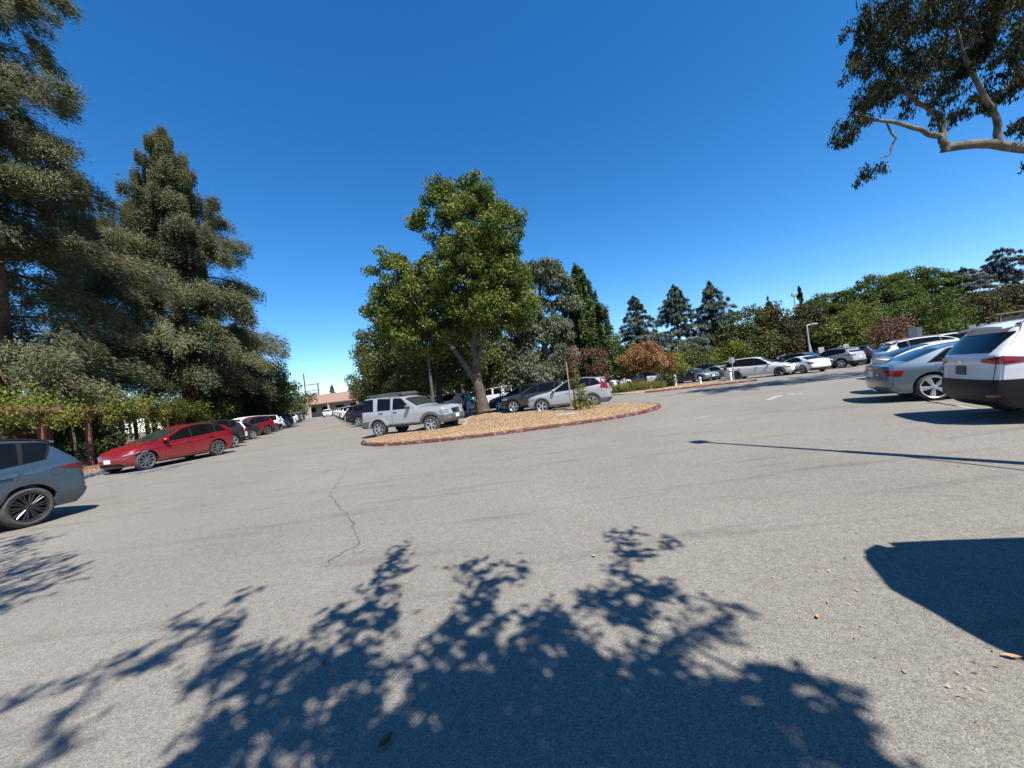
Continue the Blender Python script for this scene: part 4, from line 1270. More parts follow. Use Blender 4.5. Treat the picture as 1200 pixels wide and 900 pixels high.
# -- silver eucalyptus, dark conifer, small ones beside
broadleaf('silver_tree', (3.0, 32.5, 0), [(0, 0, 0), (.05, 0, 2.5), (.2, 0, 5.2), (.15, 0, 8.2), (.3, 0, 10.2)], [.34, .28, .24, .16, .08],
    [(.4, 0, 11.0, 1.8, 1.6, 1.0), (1.7, 0, 9.8, 1.2, 1.3, .8), (-1.3, 0, 9.3, 1.3, 1.3, 1.0), (-.2, .4, 8.0, 1.4, 1.4, 1.1), (2.2, .2, 8.0, 1.0, 1.1, .7), (-2.0, -.3, 3.1, 1.9, 1.5, 1.5), (-.4, -.5, 2.2, 1.6, 1.5, 1.2), (-2.2, 0, 5.2, 1.4, 1.2, 1.3), (-3.2, 0, 1.9, 1.2, 1.2, 1.0), (1.3, -.3, 5.9, 1.3, 1.2, 1.1), (-1.2, -.4, 6.6, 1.3, 1.2, 1.1), (1.4, -.4, 3.4, 1.3, 1.2, 1.4)],
    420, 110, .21, .55, L_EUC, BARKP, 'silver leaved tree with a pale bare trunk right of the forked tree', None, 61, droop=.9, stems=[([(.2, 0, 5.2), (1.0, 0, 6.4), (1.6, 0, 8.6)], [.16, .1, .05]), ([(.1, 0, 4.6), (-.9, 0, 6.8), (-1.6, 0, 8.2)], [.14, .1, .05])])
conifer('dark_conifer', (6.9, 34.6, 0), 12.0, .9, [(0, 2.9), (.2, 3.4), (.5, 2.6), (.8, 1.3), (1, .15)], 130, 620, leafmat('fresh_needles', (0.036, 0.068, 0.0176), (0.08, 0.124, 0.0336), (0.16, 0.192, 0.064), .35, .05), BARKR, 'deep green pointed conifer right of the silver tree', .3, .25, (.34, .1), 62, None, flat=.25)
conifer('dark_conifer', (9.6, 43.0, 0), 7.6, .8, [(0, 2.2), (.3, 2.2), (.7, 1.2), (1, .1)], 60, 330, L_RED2, BARKR, 'small green conifer above the white car by the grasses', .2, .2, (.36, .11), 63, None, flat=.25)
broadleaf('dry_tree', (6.6, 31.5, 0), [(0, 0, 0), (0, 0, 1.4), (.1, 0, 2.6)], [.09, .07, .04], [(0, 0, 3.0, 1.3, 1.2, 1.1), (.4, 0, 1.9, 1.1, 1.0, .8)], 60, 50, .16, .45, L_PINKB, BARKD, 'small withered brown tree under the pointed conifer', None, 64)
# -- sapling with stake and shrub on the mound
broadleaf('young_shrub', (2.75, 16.3, .24), [(0, 0, 0), (.03, 0, .7), (.02, 0, 1.5)], [.03, .025, .012], [(0, 0, 1.35, .17, .17, .5), (.10, 0, .8, .24, .24, .4), (.22, 0, .24, .55, .45, .18), (-.05, 0, .35, .25, .25, .25)], 80, 17, .085, .14, L_LIME, BARKM, 'leggy yellow green shrub beside the wooden stake', None, 65, cat='shrub')
broadleaf('stake_tree', (2.62, 16.75, .24), [(0, 0, 0), (0, 0, 1.4), (.04, 0, 2.4)], [.03, .025, .015], [(.05, 0, 2.3, .42, .4, .42), (.1, 0, 1.7, .25, .25, .4)], 26, 26, .10, .2, L_PINKB, BARKD, 'withered brown sapling top behind the wooden stake', None, 66)
WOOD = plain('stake_wood', (0.26, .19, .13), .85, 0, 0, .3, 20)
m = MB(); m.tube([(0, 0, -.1), (.01, 0, 1.0), (.0, .01, 2.1)], [.03, .03, .028], 7)
st_ = m.obj('wooden_stake', WOOD, None, 50, label='thin wooden stake upright on the mulch mound', cat='stake'); st_.location = (2.38, 16.3, .24)
m = MB(); m.box((0, 0, 0), (1.0, .55, .05), R(6)); m.box((.05, 0, .04), (.8, .4, .02), R(6))
pd = m.obj('concrete_slab', CONC, label='pale flat concrete utility slab set in the mulch', cat='slab'); pd.location = (1.85, 14.7, .25)
m = MB(); m.box((0, 0, 0), (.75, .5, .03), R(-10)); m.box((0, 0, .02), (.6, .36, .02), R(-10))
pd = m.obj('manhole_cover', plain('lid_grey', (.17, .15, .13), .8, 0, 0, .2, 12), label='grey utility lid in the mulch by the silver four wheel drive', cat='lid'); pd.location = (-1.15, 16.6, .265)
# -- right island plants
broadleaf('rust_tree', (11.3, 32.5, .1), [(0, 0, 0), (0, 0, .9), (.1, 0, 2.0)], [.1, .08, .05], [(0, 0, 2.6, 2.0, 1.8, 1.1), (-1.2, 0, 2.0, 1.2, 1.2, .8), (1.3, 0, 2.0, 1.3, 1.2, .8), (.3, 0, 3.3, 1.2, 1.2, .6)], 190, 80, .15, .42, L_RUST, BARKD, 'small round tree of rusty orange leaves', None, 71)
broadleaf('small_tree', (14.6, 35.5, 0), [(0, 0, 0), (0, 0, .9), (.1, 0, 1.6)], [.1, .08, .05], [(0, 0, 2.0, 1.7, 1.5, 1.1)], 70, 70, .18, .5, L_LIME, BARKD, 'small yellow green tree right of the rusty tree', None, 72)
broadleaf('dark_shrub', (12.3, 31.0, .1), [(0, 0, 0), (0, 0, .3), (0, 0, .5)], [.05, .04, .03], [(0, 0, .55, .75, .7, .5)], 50, 60, .12, .28, L_DARKB, BARKD, 'dark round shrub under the rusty tree', None, 73, cat='shrub')
def tussock(base, r, h, n, label, seed):
    rng = np.random.default_rng(seed)
    a = rng.random(n) * 6.283; rr = r * rng.random(n) ** .6
    out = np.column_stack([np.cos(a), np.sin(a), np.zeros(n)])
    C = out * rr[:, None] + np.column_stack([np.zeros(n), np.zeros(n), h * rng.uniform(.2, .62, n) * (1 - .35 * (rr / r) ** 2)])
    A = out * rng.uniform(.1, 1.7, n)[:, None] + rng.normal(size=(n, 3)) * .2 + np.array([0, 0, 1.0])
    N = out + rng.normal(size=(n, 3)) * .4
    me = leaf_mesh('blades', C, A, N, h * rng.uniform(.5, 1.1, n), .04, rng.random(n))
    root = empty('grass_tussock', base, 0, label, 'grass', 'straw coloured grasses on the far island')
    link('blades', me, L_GRASS, root)
for i, (x, y, r, h, lab) in enumerate([(8.5, 31.6, .7, .9, 'straw coloured grass clump nearest the white car'), (9.4, 30.8, .8, 1.0, 'big straw coloured grass clump left of the rusty trunk'), (10.4, 30.5, .8, .95, 'straw coloured grass clump in front of the rusty trunk'), (11.4, 30.3, .6, .8, 'straw coloured grass clump right of the rusty trunk'), (9.6, 32.4, .8, 1.0, 'straw coloured grass clump behind the others')]):
    tussock((x, y, .12), r, h, 700, lab, 80 + i)

# -- cedars
ced = [(19.3, 55, 12.5, 4.3, -.6, 'left cedar of the three, its top bent to the left'), (25.0, 56, 13.6, 4.7, 0, 'middle cedar of the three, tallest and straight'), (29.4, 55, 13.2, 5.0, .3, 'right cedar of the three beside the round trees')]
for i, (x, y, h, r, lx, lab) in enumerate(ced):
    conifer('cedar_tree', (x, y, 0), h, 1.2, [(0, r * .9), (.25, r * 1.1), (.5, r * .8), (.75, r * .46), (.92, r * .22), (1, .2)], 118, 520, L_CED, BARKD, lab, .35, -.02, (.40, .085), 90 + i, 'three blue green cedars behind the far cars', (lx, 0), .13, .30, .02, -.08)
# -- round trees and backdrop to the right
def round_tree(x, y, h, r, mat, lab, seed, bark=BARKD, leaf=.3, n=150, per=70, name='round_tree', group=None, low=.30, crad=.85):
    return broadleaf(name, (x, y, 0), [(0, 0, 0), (.1, 0, h * .25), (.1, 0, h * .55)], [.25, .2, .12],
        [(0, 0, h * .72, r * .7, r * .7, h * .26), (r * .5, 0, h * .5, r * .6, r * .6, h * .24), (-r * .5, 0, h * .52, r * .6, r * .6, h * .24), (0, -r * .4, h * low, r * .9, r * .6, h * .24)], n, per, leaf, crad, mat, bark, lab, group, seed)
round_tree(31.2, 50, 8.2, 3.6, L_BROAD2, 'olive round tree just right of the cedars', 101)
round_tree(34.6, 50, 8.6, 2.6, L_PLUM, 'plum leaved tree between olive trees', 102, n=120)
round_tree(36.6, 53, 8.0, 3.0, L_BROAD2, 'olive tree behind the plum leaved trees', 103)
round_tree(39.2, 50, 8.0, 2.8, L_PLUM, 'plum leaved tree left of the lamp pole', 104, n=120)
conifer('slim_conifer', (38.5, 56, 0), 10.2, 1.5, [(0, 1.8), (.5, 1.5), (1, .1)], 60, 260, L_RED2, BARKD, 'slim conifer tip rising among the plum trees', .2, .1, (.4, .12), 105)
conifer('slim_conifer', (46.3, 60, 0), 11.8, 1.5, [(0, 2.2), (.5, 1.8), (1, .1)], 60, 300, L_RED2, BARKD, 'slim dark conifer at the left end of the umbrella pines', .2, .1, (.4, .12), 106)
round_tree(28.0, 49, 4.4, 2.6, L_LIME, 'low bright green tree under the right cedar', 107, n=90, leaf=.24)
round_tree(22.5, 48, 3.6, 2.4, L_BROAD2, 'low green tree under the middle cedar', 108, n=90, leaf=.24)
round_tree(42.6, 47, 6.8, 3.9, L_BROAD, 'bright green round tree right of the lamp pole', 109, leaf=.26)
round_tree(50.8, 47, 7.2, 4.6, L_PINE, 'wide mid green tree above the parked red car', 110, leaf=.26, n=190)
round_tree(40.6, 41, 4.6, 2.0, L_PINKB, 'small dry brown tree behind the dark cars', 111, leaf=.2, n=100)
for i, (x, y, h, r, lab) in enumerate([(50.5, 60, 10.4, 4.2, 'umbrella pine at the left, lowest of three'), (57.5, 60, 12.2, 5.2, 'umbrella pine in the middle of three'), (65.5, 61, 12.8, 5.2, 'umbrella pine at the right, beside the blue cedar')]):
    broadleaf('umbrella_pine', (x, y, 0), [(0, 0, 0), (.2, 0, h * .4), (.3, 0, h * .7)], [.4, .3, .2],
        [(0, 0, h - 1.8, r * .75, r * .7, 1.8), (r * .55, 0, h - 2.8, r * .6, r * .6, 1.7), (-r * .55, 0, h - 3.0, r * .6, r * .6, 1.7), (0, -r * .5, h - 4.0, r * .8, r * .5, 1.8), (-r * .4, -.6 * r, h - 6, r * .6, r * .4, 1.5), (r * .5, -.6 * r, h - 6, r * .6, r * .4, 1.5)], 210, 95, .30, .85, L_PINE, BARKD, lab, 'umbrella pines on the right skyline', 120 + i, fill=.6, flat=.6)
for i, (x, y, h, lab) in enumerate([(70.5, 59, 12.0, 'blue grey cedar left of its twin on the skyline'), (78.5, 60, 14.4, 'taller blue grey cedar near the right edge')]):
    conifer('blue_cedar', (x, y, 0), h, 2.0, [(0, 5.4), (.35, 5.6), (.65, 3.8), (.9, 1.8), (1, .4)], 85, 400, L_BLUEC, BARKD, lab, .35, -.04, (.46, .13), 130 + i, 'blue grey cedars', (0, 0), .12, .28, .08, -.06)
round_tree(66.0, 50, 7.6, 3.0, L_PLUM, 'dark plum tree under the blue cedars', 141, n=110)
round_tree(60.2, 49, 6.8, 3.0, L_PLUM, 'dark plum tree left of the other under the cedars', 142, n=110)
round_tree(63.0, 52, 7.0, 3.2, L_DARKB, 'near black green tree behind the shuttle van', 143, n=110)
round_tree(70.0, 48.5, 9.6, 3.4, L_LIME, 'yellow green tree at the right edge of the view', 144, n=120)
# hedge line that closes the far side
for i, (x, y, h, r) in enumerate([(14, 60, 6, 4), (20.5, 64, 6.5, 4), (33, 60, 7, 5), (44, 62, 7, 5), (55, 66, 8, 5), (72, 70, 8, 6), (85, 70, 9, 6), (4, 60, 7, 5), (11.5, 54, 5.2, 3.4)]):
    round_tree(x, y, h, r, L_DARKB if i % 2 else L_BROAD2, ['shaded tree seen between the conifer and the cedars', 'dark tree behind the left cedar', 'green tree behind the right cedar', 'dark tree behind the lamp pole', 'green tree behind the umbrella pines', 'dark tree behind the blue cedars', 'green tree behind the right edge', 'dark tree behind the silver tree', 'small green tree behind the white car by the grasses'][i], 150 + i, leaf=.4, n=90, per=60, group='trees closing the far side', crad=1.1)
for i, (x, y, h, r, lab) in enumerate([(-9, 62, 7, 5, 'dark tree far behind the shaded row trees'), (-1, 66, 7, 5, 'dark tree seen low behind the forked trunk'), (-17, 74, 7, 5, 'dark tree far down behind the row by the lane'), (-4, 52, 5.5, 4, 'green tree behind the people by the trunk'), (2.2, 48, 5, 3.5, 'green tree low behind the silver tree'), (4.2, 42, 9.0, 4.2, 'full green tree behind the silver tree'), (10.6, 46, 7.0, 3.4, 'green tree sloping down right of the pointed conifer')]):
    round_tree(x, y, h, r, L_BROAD2 if i > 2 else L_DARKB, lab, 190 + i, leaf=.36, n=100, per=70, low=.16, crad=1.0)
# left background beyond the lawn
for i, (x, y, h, r, mt, lab) in enumerate([(-50, 42, 7.5, 5, L_BROAD2, 'green tree beyond the lawn left of the redwood trunks'), (-60, 52, 9, 6, L_DARKB, 'dark tree far beyond the lawn'), (-44, 56, 7, 5, L_BROAD2, 'green tree far behind the pergola'), (-38, 62, 7.5, 5, L_DARKB, 'dark tree behind the vine hedge'), (-34, 30, 4.0, 2.6, L_DARKB, 'dark shrubby tree just behind the pergola posts'), (-42, 27, 5.0, 3, L_BROAD2, 'shrubby tree left behind the thick redwood trunk'), (-31, 38, 4.6, 3.0, L_DARKB, 'dark bush behind the vine hedge near the conifer'), (-95, 70, 13, 8, L_DARKB, 'tall dark tree at the far left horizon'), (-84, 84, 13, 9, L_BROAD2, 'broad green tree on the left horizon'), (-66, 80, 11, 8, L_DARKB, 'broad dark tree on the left horizon nearer the lane'), (-56, 88, 9, 6, L_BROAD2, 'green tree beyond the conifers at the end of the left row'), (-110, 60, 13, 9, L_DARKB, 'outermost dark tree on the left horizon'), (-75, 48, 9, 6, L_DARKB, 'dark tree at the far left beyond the brick wall'), (-68, 62, 9, 6, L_BROAD2, 'green tree behind the brick wall'), (-52, 68, 8, 6, L_DARKB, 'dark tree far behind the redwood trunks')]):
    round_tree(x, y, h, r, mt, lab, 170 + i, leaf=.32, n=100, per=65, low=.2, crad=1.0)

# -- hanging branch of the big tree at upper right (trunk beyond the frame)
def limb_tree():
    rng = np.random.default_rng(77)
    root = empty('gum_tree', (27.0, 14.5, 0), 0, 'gum tree whose long bare limb and hanging leaves reach in at upper right', 'tree')
    o = np.array([27.0, 14.5, 0])
    m = MB()
    def tb(pts, r):
        P = [Vector(np.array(p) - o) for p in pts]
        Q = []; rr = []
        for i in range(len(P) - 1):
            for j in range(3):
                f = j / 3
                Q.append(P[i].lerp(P[i + 1], f) + Vector(rng.normal(size=3) * .03)); rr.append(r[i] + (r[i + 1] - r[i]) * f)
        Q.append(P[-1]); rr.append(r[-1])
        m.tube(Q, rr, 8)
    tb([(27, 14.5, 0), (26.8, 14.5, 3), (26.2, 14.6, 6), (25.4, 14.7, 9), (25.6, 14.6, 13), (25, 14.4, 17)], [.6, .5, .46, .4, .28, .1])
    tb([(25.8, 14.7, 7.4), (23.6, 14.9, 8.0), (21.87, 15, 8.35), (20.9, 15, 8.5), (19.26, 15, 8.9), (17.93, 15, 8.87)], [.30, .24, .19, .175, .165, .155])
    tb([(17.95, 15, 8.80), (17.85, 15, 9.3), (17.18, 15, 9.63), (16.37, 14.9, 9.9), (15.07, 14.8, 10.24), (14.26, 14.8, 10.47)], [.15, .11, .085, .07, .05, .025])
    tb([(17.93, 15, 8.95), (17.99, 15.1, 10.27), (17.5, 15.3, 10.93), (16.92, 15.4, 11.73), (16.67, 15.5, 12.8)], [.125, .10, .085, .065, .03])
    tb([(20.0, 15, 8.75), (19.97, 14.9, 9.8), (19.14, 14.6, 10.64), (18.42, 14.4, 11.63), (17.99, 14.2, 12.9)], [.125, .105, .09, .07, .035])
    tb([(19.9, 15, 10.0), (19.92, 15.2, 10.71), (21.21, 15.6, 11.16), (22.4, 15.8, 12)], [.09, .08, .07, .05])
    tb([(15.63, 14.85, 10.11), (15.87, 14.8, 9.35), (15.57, 14.8, 8.78), (15.15, 14.8, 8.66)], [.04, .035, .03, .02])
    tb([(25.4, 14.7, 10), (22.6, 14.2, 12.4), (20.0, 13.9, 14.0), (17.8, 13.8, 14.6), (16.2, 13.8, 14.2)], [.2, .15, .1, .06, .03])
    blobs = [(16.84, 13.92, 2.0, 1.0, 1500), (18.4, 12.9, 2.0, 1.16, 1700), (20.29, 13.35, 1.66, 1.33, 1500), (16.05, 12.84, 1.26, 0.86, 900), (15.5, 13.91, 0.83, 0.47, 300), (15.25, 11.19, 0.86, 0.53, 420), (16.22, 11.48, 1.0, 0.67, 500), (14.38, 10.09, 0.86, 0.53, 330), (13.84, 9.75, 0.47, 0.33, 120), (14.98, 8.28, 0.43, 0.4, 140), (17.27, 11.86, 1.33, 0.73, 800), (18.19, 11.08, 0.86, 0.47, 330), (19.27, 11.79, 1.0, 0.67, 500), (20.54, 11.14, 1.0, 0.86, 700), (21.02, 12.42, 0.86, 0.86, 700), (19.1, 10.31, 0.73, 0.3, 200), (17.73, 10.03, 0.27, 0.27, 60), (20.72, 9.28, 0.4, 0.4, 80), (17.25, 14.54, 2.66, 0.73, 1200), (19.91, 14.4, 2.33, 0.73, 1200), (20.03, 12.54, 1.0, 0.47, 300), (23.5, 13.5, 2.5, 2.0, 1800), (22.0, 16, 4, 2, 2000), (23.3, 10.6, 2.4, 1.5, 2200), (26, 11, 2.6, 1.8, 2200), (24.6, 9.0, 1.8, 1.0, 1200), (26, 16, 3, 2.5, 2000)]
    Cs = []; T = []
    for (x, z, rx, rz, n) in blobs:
        n = int(n * 2.3); nc = max(4, n // 105)
        c = np.column_stack([x + rng.normal(size=nc) * rx * .42, 15 + rng.normal(size=nc) * min(rx, 1.6) * .55, z + rng.normal(size=nc) * rz * .42])
        ix = rng.integers(0, nc, n)
        dr = np.column_stack([-.62 + rng.normal(size=nc) * .35, rng.normal(size=nc) * .4, -.62 + rng.normal(size=nc) * .25])
        ln_ = np.minimum(rng.uniform(.7, 1.5, nc), rx * 1.2)
        t = rng.random(n) ** .8 - .5
        g = dr[ix] * (t * ln_[ix])[:, None] + np.clip(rng.normal(size=(n, 3)), -1.8, 1.8) * np.array([.085, .085, .11]) * (1.15 - t)[:, None]
        Cs.append(c[ix] + g - o); T.append(np.clip(rng.normal(.45, .22, nc), 0, 1)[ix] + rng.normal(size=n) * .12)
    C = np.concatenate(Cs); n = len(C)
    A = rng.normal(size=(n, 3)) * .45 + np.array([-.15, 0, -1.0])
    me = leaf_mesh('crown', C, A, rng.normal(size=(n, 3)), rng.uniform(.14, .26, n), rng.uniform(.035, .06, n), np.concatenate(T))
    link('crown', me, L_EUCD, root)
    m.obj('trunk', BARKP, root, 60)
limb_tree()

# -- tree behind the photographer: its shade falls on the asphalt in front, crown partly added to block sky
SKY_BLOCK = [(x, y - .3, 1.1, .7, 0, 1500, zz) for x, y, zz in ((-1.6, .2, 3.6), (-.4, .3, 3.4), (.4, .2, 3.4), (-2.2, -.6, 4.4), (-.9, -.8, 4.2), (.4, -.8, 4.2), (-1.5, -1.8, 5), (0, -1.9, 5), (-3.0, .0, 4.6), (-4.5, -1.5, 6), (-3, -2, 6), (-1.5, -2.5, 7), (0, -2.5, 7), (.9, -2.6, 6), (-4, -4, 8), (-2, -4.5, 8.5), (0, -4.5, 8.5), (-2.4, .5, 8.5), (-.8, .4, 8.5), (.4, .2, 8.5), (-1.5, -1, 9.5), (0, -1, 9.5))]  # unseen crown clumps, added to block sky light and deepen the shade
def shade_tree(o, label, spots, hub, trunk, lift, seed):
    rng = np.random.default_rng(seed)
    o = np.array(o, float)
    root = empty('shade_tree', tuple(o), 0, label, 'tree')
    Cs = []; ends = []
    off = np.array([-SH.x, -SH.y, 0]) * SHL
    for (x, y, rx, ry, sk, n, z) in spots:
        z = z + lift
        nn = int(n * ((.5 if n > 150 else .85) if x > -4.5 else 1.7))
        nc = max(2, nn // 13)
        e = rng.normal(size=(nc, 2)) * .46
        cxy = np.column_stack([x + e[:, 0] * rx + e[:, 1] * ry * sk, y + e[:, 1] * ry])
        ix = rng.integers(0, nc, nn)
        th = (rng.normal(size=nc) * .8 + 1.57)[ix]; along = rng.normal(size=nn) * .085
        g = cxy[ix] + np.column_stack([np.cos(th), np.sin(th)]) * along[:, None] + rng.normal(size=(nn, 2)) * .026
        zz = z + rng.normal(size=nc)[ix] * .28 + rng.normal(size=nn) * .06
        P = np.column_stack([g, np.zeros(nn)]) + off * zz[:, None]
        P[:, 2] = zz
        Cs.append(P)
        if n == 1500 and ry > .6 and z > 7: pass
        c0 = np.array([x, y, 0]) + off * z; c0[2] = z
        ends.append(c0)
    C = np.concatenate(Cs) - o; n = len(C)
    me = leaf_mesh('crown', C, rng.normal(size=(n, 3)), rng.normal(size=(n, 3)) + np.array([0, 0, 1]), rng.uniform(.06, .12, n), rng.uniform(.035, .06, n), rng.random(n))
    link('crown', me, L_BROAD, root)
    m = MB()
    hub = Vector(hub)
    m.tube(trunk + [hub], [.2, .17, .14, .09], 9)
    E_ = [Vector(e - o) for e in ends]
    done = [hub]
    for q in sorted(E_, key=lambda v: (v - hub).length):
        src = min(done, key=lambda d: (d - q).length)
        L_ = (q - src).length
        pts = [src.lerp(q, f) + Vector(rng.normal(size=3)) * L_ * .07 * (0 < f < 1) for f in (0, .3, .65, 1)]
        m.tube(pts, [.022, .016, .011, .006], 5)
        done.append(q)
    m.obj('trunk', BARKM, root, 60)
SPOTS = [(-1.35, 4.01, 0.09, 0.33, -0.29, 50, 3.4), (-1.26, 3.52, 0.14, 0.365, -0.32, 140, 3.4), (-1.28, 3.08, 0.19, 0.31, -0.35, 260, 3.4), (-1.38, 2.76, 0.25, 0.285, -0.44, 300, 3.3), (-1.03, 2.64, 0.17, 0.205, -0.34, 220, 3.3), (-0.53, 3.29, 0.16, 0.16, -0.09, 110, 3.6), (-0.38, 3.01, 0.2, 0.215, -0.07, 200, 3.6), (-0.18, 3.2, 0.21, 0.105, 0.0, 60, 3.8), (-0.6, 3.43, 0.06, 0.17, -0.12, 25, 3.8), (-0.42, 2.67, 0.27, 0.23, -0.09, 380, 3.4), (-0.07, 2.46, 0.22, 0.18, 0.06, 330, 3.4), (0.91, 3.61, 0.09, 0.19, 0.32, 70, 3.2), (0.8, 3.26, 0.09, 0.19, 0.29, 100, 3.2), (0.68, 2.89, 0.16, 0.195, 0.31, 200, 3.2), (0.8, 2.66, 0.15, 0.08, 0.37, 110, 3.3), (0.41, 2.65, 0.15, 0.155, 0.23, 150, 3.3), (1.22, 3.39, 0.12, 0.085, 0.41, 35, 3.5), (0.73, 3.66, 0.12, 0.1, 0.25, 25, 3.4), (0.59, 2.46, 0.25, 0.2, 0.32, 330, 3.2), (1.18, 2.34, 0.07, 0.055, 0.55, 50, 3.7), (0.96, 2.22, 0.11, 0.065, 0.46, 80, 3.7), (0.78, 2.15, 0.07, 0.055, 0.45, 70, 3.6), (-2.44, 3.2, 0.06, 0.215, -0.7, 45, 4.6), (-2.25, 2.77, 0.12, 0.16, -0.75, 110, 4.6), (-2.48, 2.87, 0.16, 0.11, -0.77, 60, 4.7), (-2.53, 2.57, 0.16, 0.14, -0.89, 130, 4.6), (-2.08, 2.37, 0.16, 0.135, -0.78, 170, 4.4), (-2.79, 3.03, 0.1, 0.105, -0.86, 30, 4.8), (-2.8, 2.45, 0.19, 0.055, -1.09, 60, 5), (-3.07, 2.32, 0.23, 0.045, -1.22, 60, 5), (-2.49, 2.01, 0.14, 0.18, -1.14, 70, 5.5), (-2.45, 1.88, 0.13, 0.08, -1.19, 40, 5.5), (-1.87, 2.45, 0.19, 0.155, -0.71, 220, 4.2), (-1.53, 2.25, 0.3, 0.265, -0.6, 700, 3.6), (-1.16, 2.19, 0.3, 0.285, -0.46, 800, 3.4), (-1.45, 1.89, 0.3, 0.215, -0.67, 900, 3.5), (-1.55, 1.75, 0.24, 0.11, -0.82, 550, 3.5), (-0.91, 1.82, 0.32, 0.245, -0.41, 1500, 3.3), (-0.54, 2.03, 0.27, 0.31, -0.19, 1100, 3.2), (-0.18, 2.03, 0.32, 0.34, 0.0, 1500, 3.1), (-0.33, 1.7, 0.34, 0.195, -0.1, 1900, 3.2), (0.18, 2.04, 0.23, 0.245, 0.16, 800, 3.1), (0.16, 1.68, 0.3, 0.21, 0.21, 1700, 3.0), (0.51, 1.93, 0.21, 0.22, 0.36, 800, 3.0), (0.51, 1.63, 0.3, 0.195, 0.44, 1600, 3.0), (0.79, 1.56, 0.21, 0.14, 0.64, 900, 3.1), (0.99, 1.75, 0.14, 0.08, 0.69, 260, 3.2), (1.13, 1.78, 0.16, 0.08, 0.75, 260, 3.2), (1.1, 1.57, 0.13, 0.09, 0.83, 330, 3.2), (1.04, 1.44, 0.11, 0.06, 0.83, 300, 3.2), (0.8, 1.75, 0.12, 0.09, 0.56, 200, 3.2), (-0.51, 2.45, 0.17, 0.22, -0.14, 300, 3.3), (0.08, 2.34, 0.16, 0.175, 0.11, 260, 3.3), (-0.54, 1.61, 0.72, 0.075, -0.27, 1300, 3.3), (0.33, 1.51, 0.67, 0.065, 0.38, 1300, 3.1), (-7.73, 5.83, 0.39, 0.705, -1.3, 200, 6), (-7.74, 6.09, 0.35, 0.33, -1.23, 80, 6), (-6.4, 4.8, 0.37, 0.48, -1.29, 220, 6), (-6.2, 4.99, 0.28, 0.22, -1.2, 70, 6), (-5.32, 4.47, 0.25, 0.12, -1.12, 50, 6.2), (-5.34, 4.05, 0.32, 0.195, -1.26, 110, 6.2), (-5.01, 3.67, 0.11, 0.12, -1.33, 40, 6.2), (-7.68, 5.25, 0.59, 1.79, -1.43, 700, 6)]
shade_tree((2.2, -3.6, 0), 'leafy tree behind the viewpoint whose shade falls across the asphalt, crown widened to block sky', [q for q in SPOTS if q[0] > -4.5] + SKY_BLOCK, (-.2, 2.0, 3.9), [(0, 0, 0), (-.05, .4, 1.4), (-.1, 1.2, 2.8)], 1.35, 5)
shade_tree((-9.5, -2.0, 0), 'leafy tree at far left behind the viewpoint casting pointed shade by the slate crossover', [q for q in SPOTS if q[0] <= -4.5], (3.6, 3.2, 6.2), [(0, 0, 0), (.3, .3, 2.0), (1.8, 1.6, 4.6)], .6, 6)

# ------------------------------------------------------------------ cars
LEFTROW = 'cars nosed in along the left kerb'
h = -103
# near left, cut by the frame
p = rear_left((-9.17, 7.13), h, 1.85)
slate, _ = make_car('crossover', 'crossover_car', p, h, P_SLATE, 'slate blue crossover with black wheels at the left edge', rim='black10', hi=True, trim=plain('dark_cladding', (.05, .055, .06), .5, 0, 0, .1, 30), handle=P_SLATE, taillight=DARKLENS)
p = rear_left((-13.95, 17.9), h, 1.92)
make_car('fastback', 'electric_car', p, h, P_RED, 'deep red sloping back electric car with dark roof glass', rim='aero', hi=True)
row = [(-15.95, 21.6, 'crossover', P_PLUM, 'dark plum grey crossover tucked behind the red electric car', 'silver5'),
       (-17.9, 24.9, 'hatch', P_WHITE, 'white rounded hatchback between two dark cars', 'silver10'),
       (-19.44, 28.4, 'sedan', P_CHAR, 'charcoal saloon with bright wheels in the left row', 'silver10'),
       (-21.3, 33.0, 'crossover', P_RED, 'red crossover under the white van roof', 'grey7'),
       (-22.95, 36.8, 'squareback', P_WHITE, 'white tall crossover just past the red crossover', 'grey7'),
       (-24.8, 40.6, 'hatch', P_WHITE, 'small white hatchback before the bright blue one', 'silver5'),
       (-26.5, 44.3, 'hatch', P_BLUE, 'bright blue hatchback in the left row', 'silver5'),
       (-28.3, 48.1, 'crossover', P_BLACK, 'black crossover next to the bright blue hatchback', 'silver5'),
       (-30.0, 51.8, 'sedan', P_WHITE, 'white saloon after the black crossover on the left', 'silver5'),
       (-31.8, 55.5, 'crossover', P_WHITE, 'white crossover far down the left row', 'silver5'),
       (-33.6, 59.3, 'sedan', P_CHAR, 'charcoal saloon far down the left row', 'silver5'),
       (-35.4, 63.0, 'crossover', P_SILVER, 'silver crossover far down the left row', 'silver5'),
       (-37.2, 66.8, 'hatch', P_WHITE, 'white hatchback near the far end of the left row', 'silver5'),
       (-39.0, 70.5, 'crossover', P_BLACK, 'black crossover near the far end of the left row', 'silver5'),
       (-40.8, 74.3, 'minivan', P_CREAM, 'cream minivan at the far end of the left row', 'silver5')]
for x, y, k, c, lab, rim in row:
    make_car(k, 'parked_car', rear_left((x, y), h, SPECS[k]['W']), h, c, lab, 'car', LEFTROW, rim, simple=y > 40)
# a second line behind the hedge gap: white van roof
make_car('minivan', 'parked_van', (-22.7, 33.6), -103, P_WHITE, 'white van whose roof shows above the red crossover', 'van', None, 'silver5', simple=True)
# oncoming
make_car('crossover', 'driving_car', (-41.6, 86), -66, P_WHITE, 'white crossover driving towards us down the lane', 'car', None, 'silver5', simple=True)

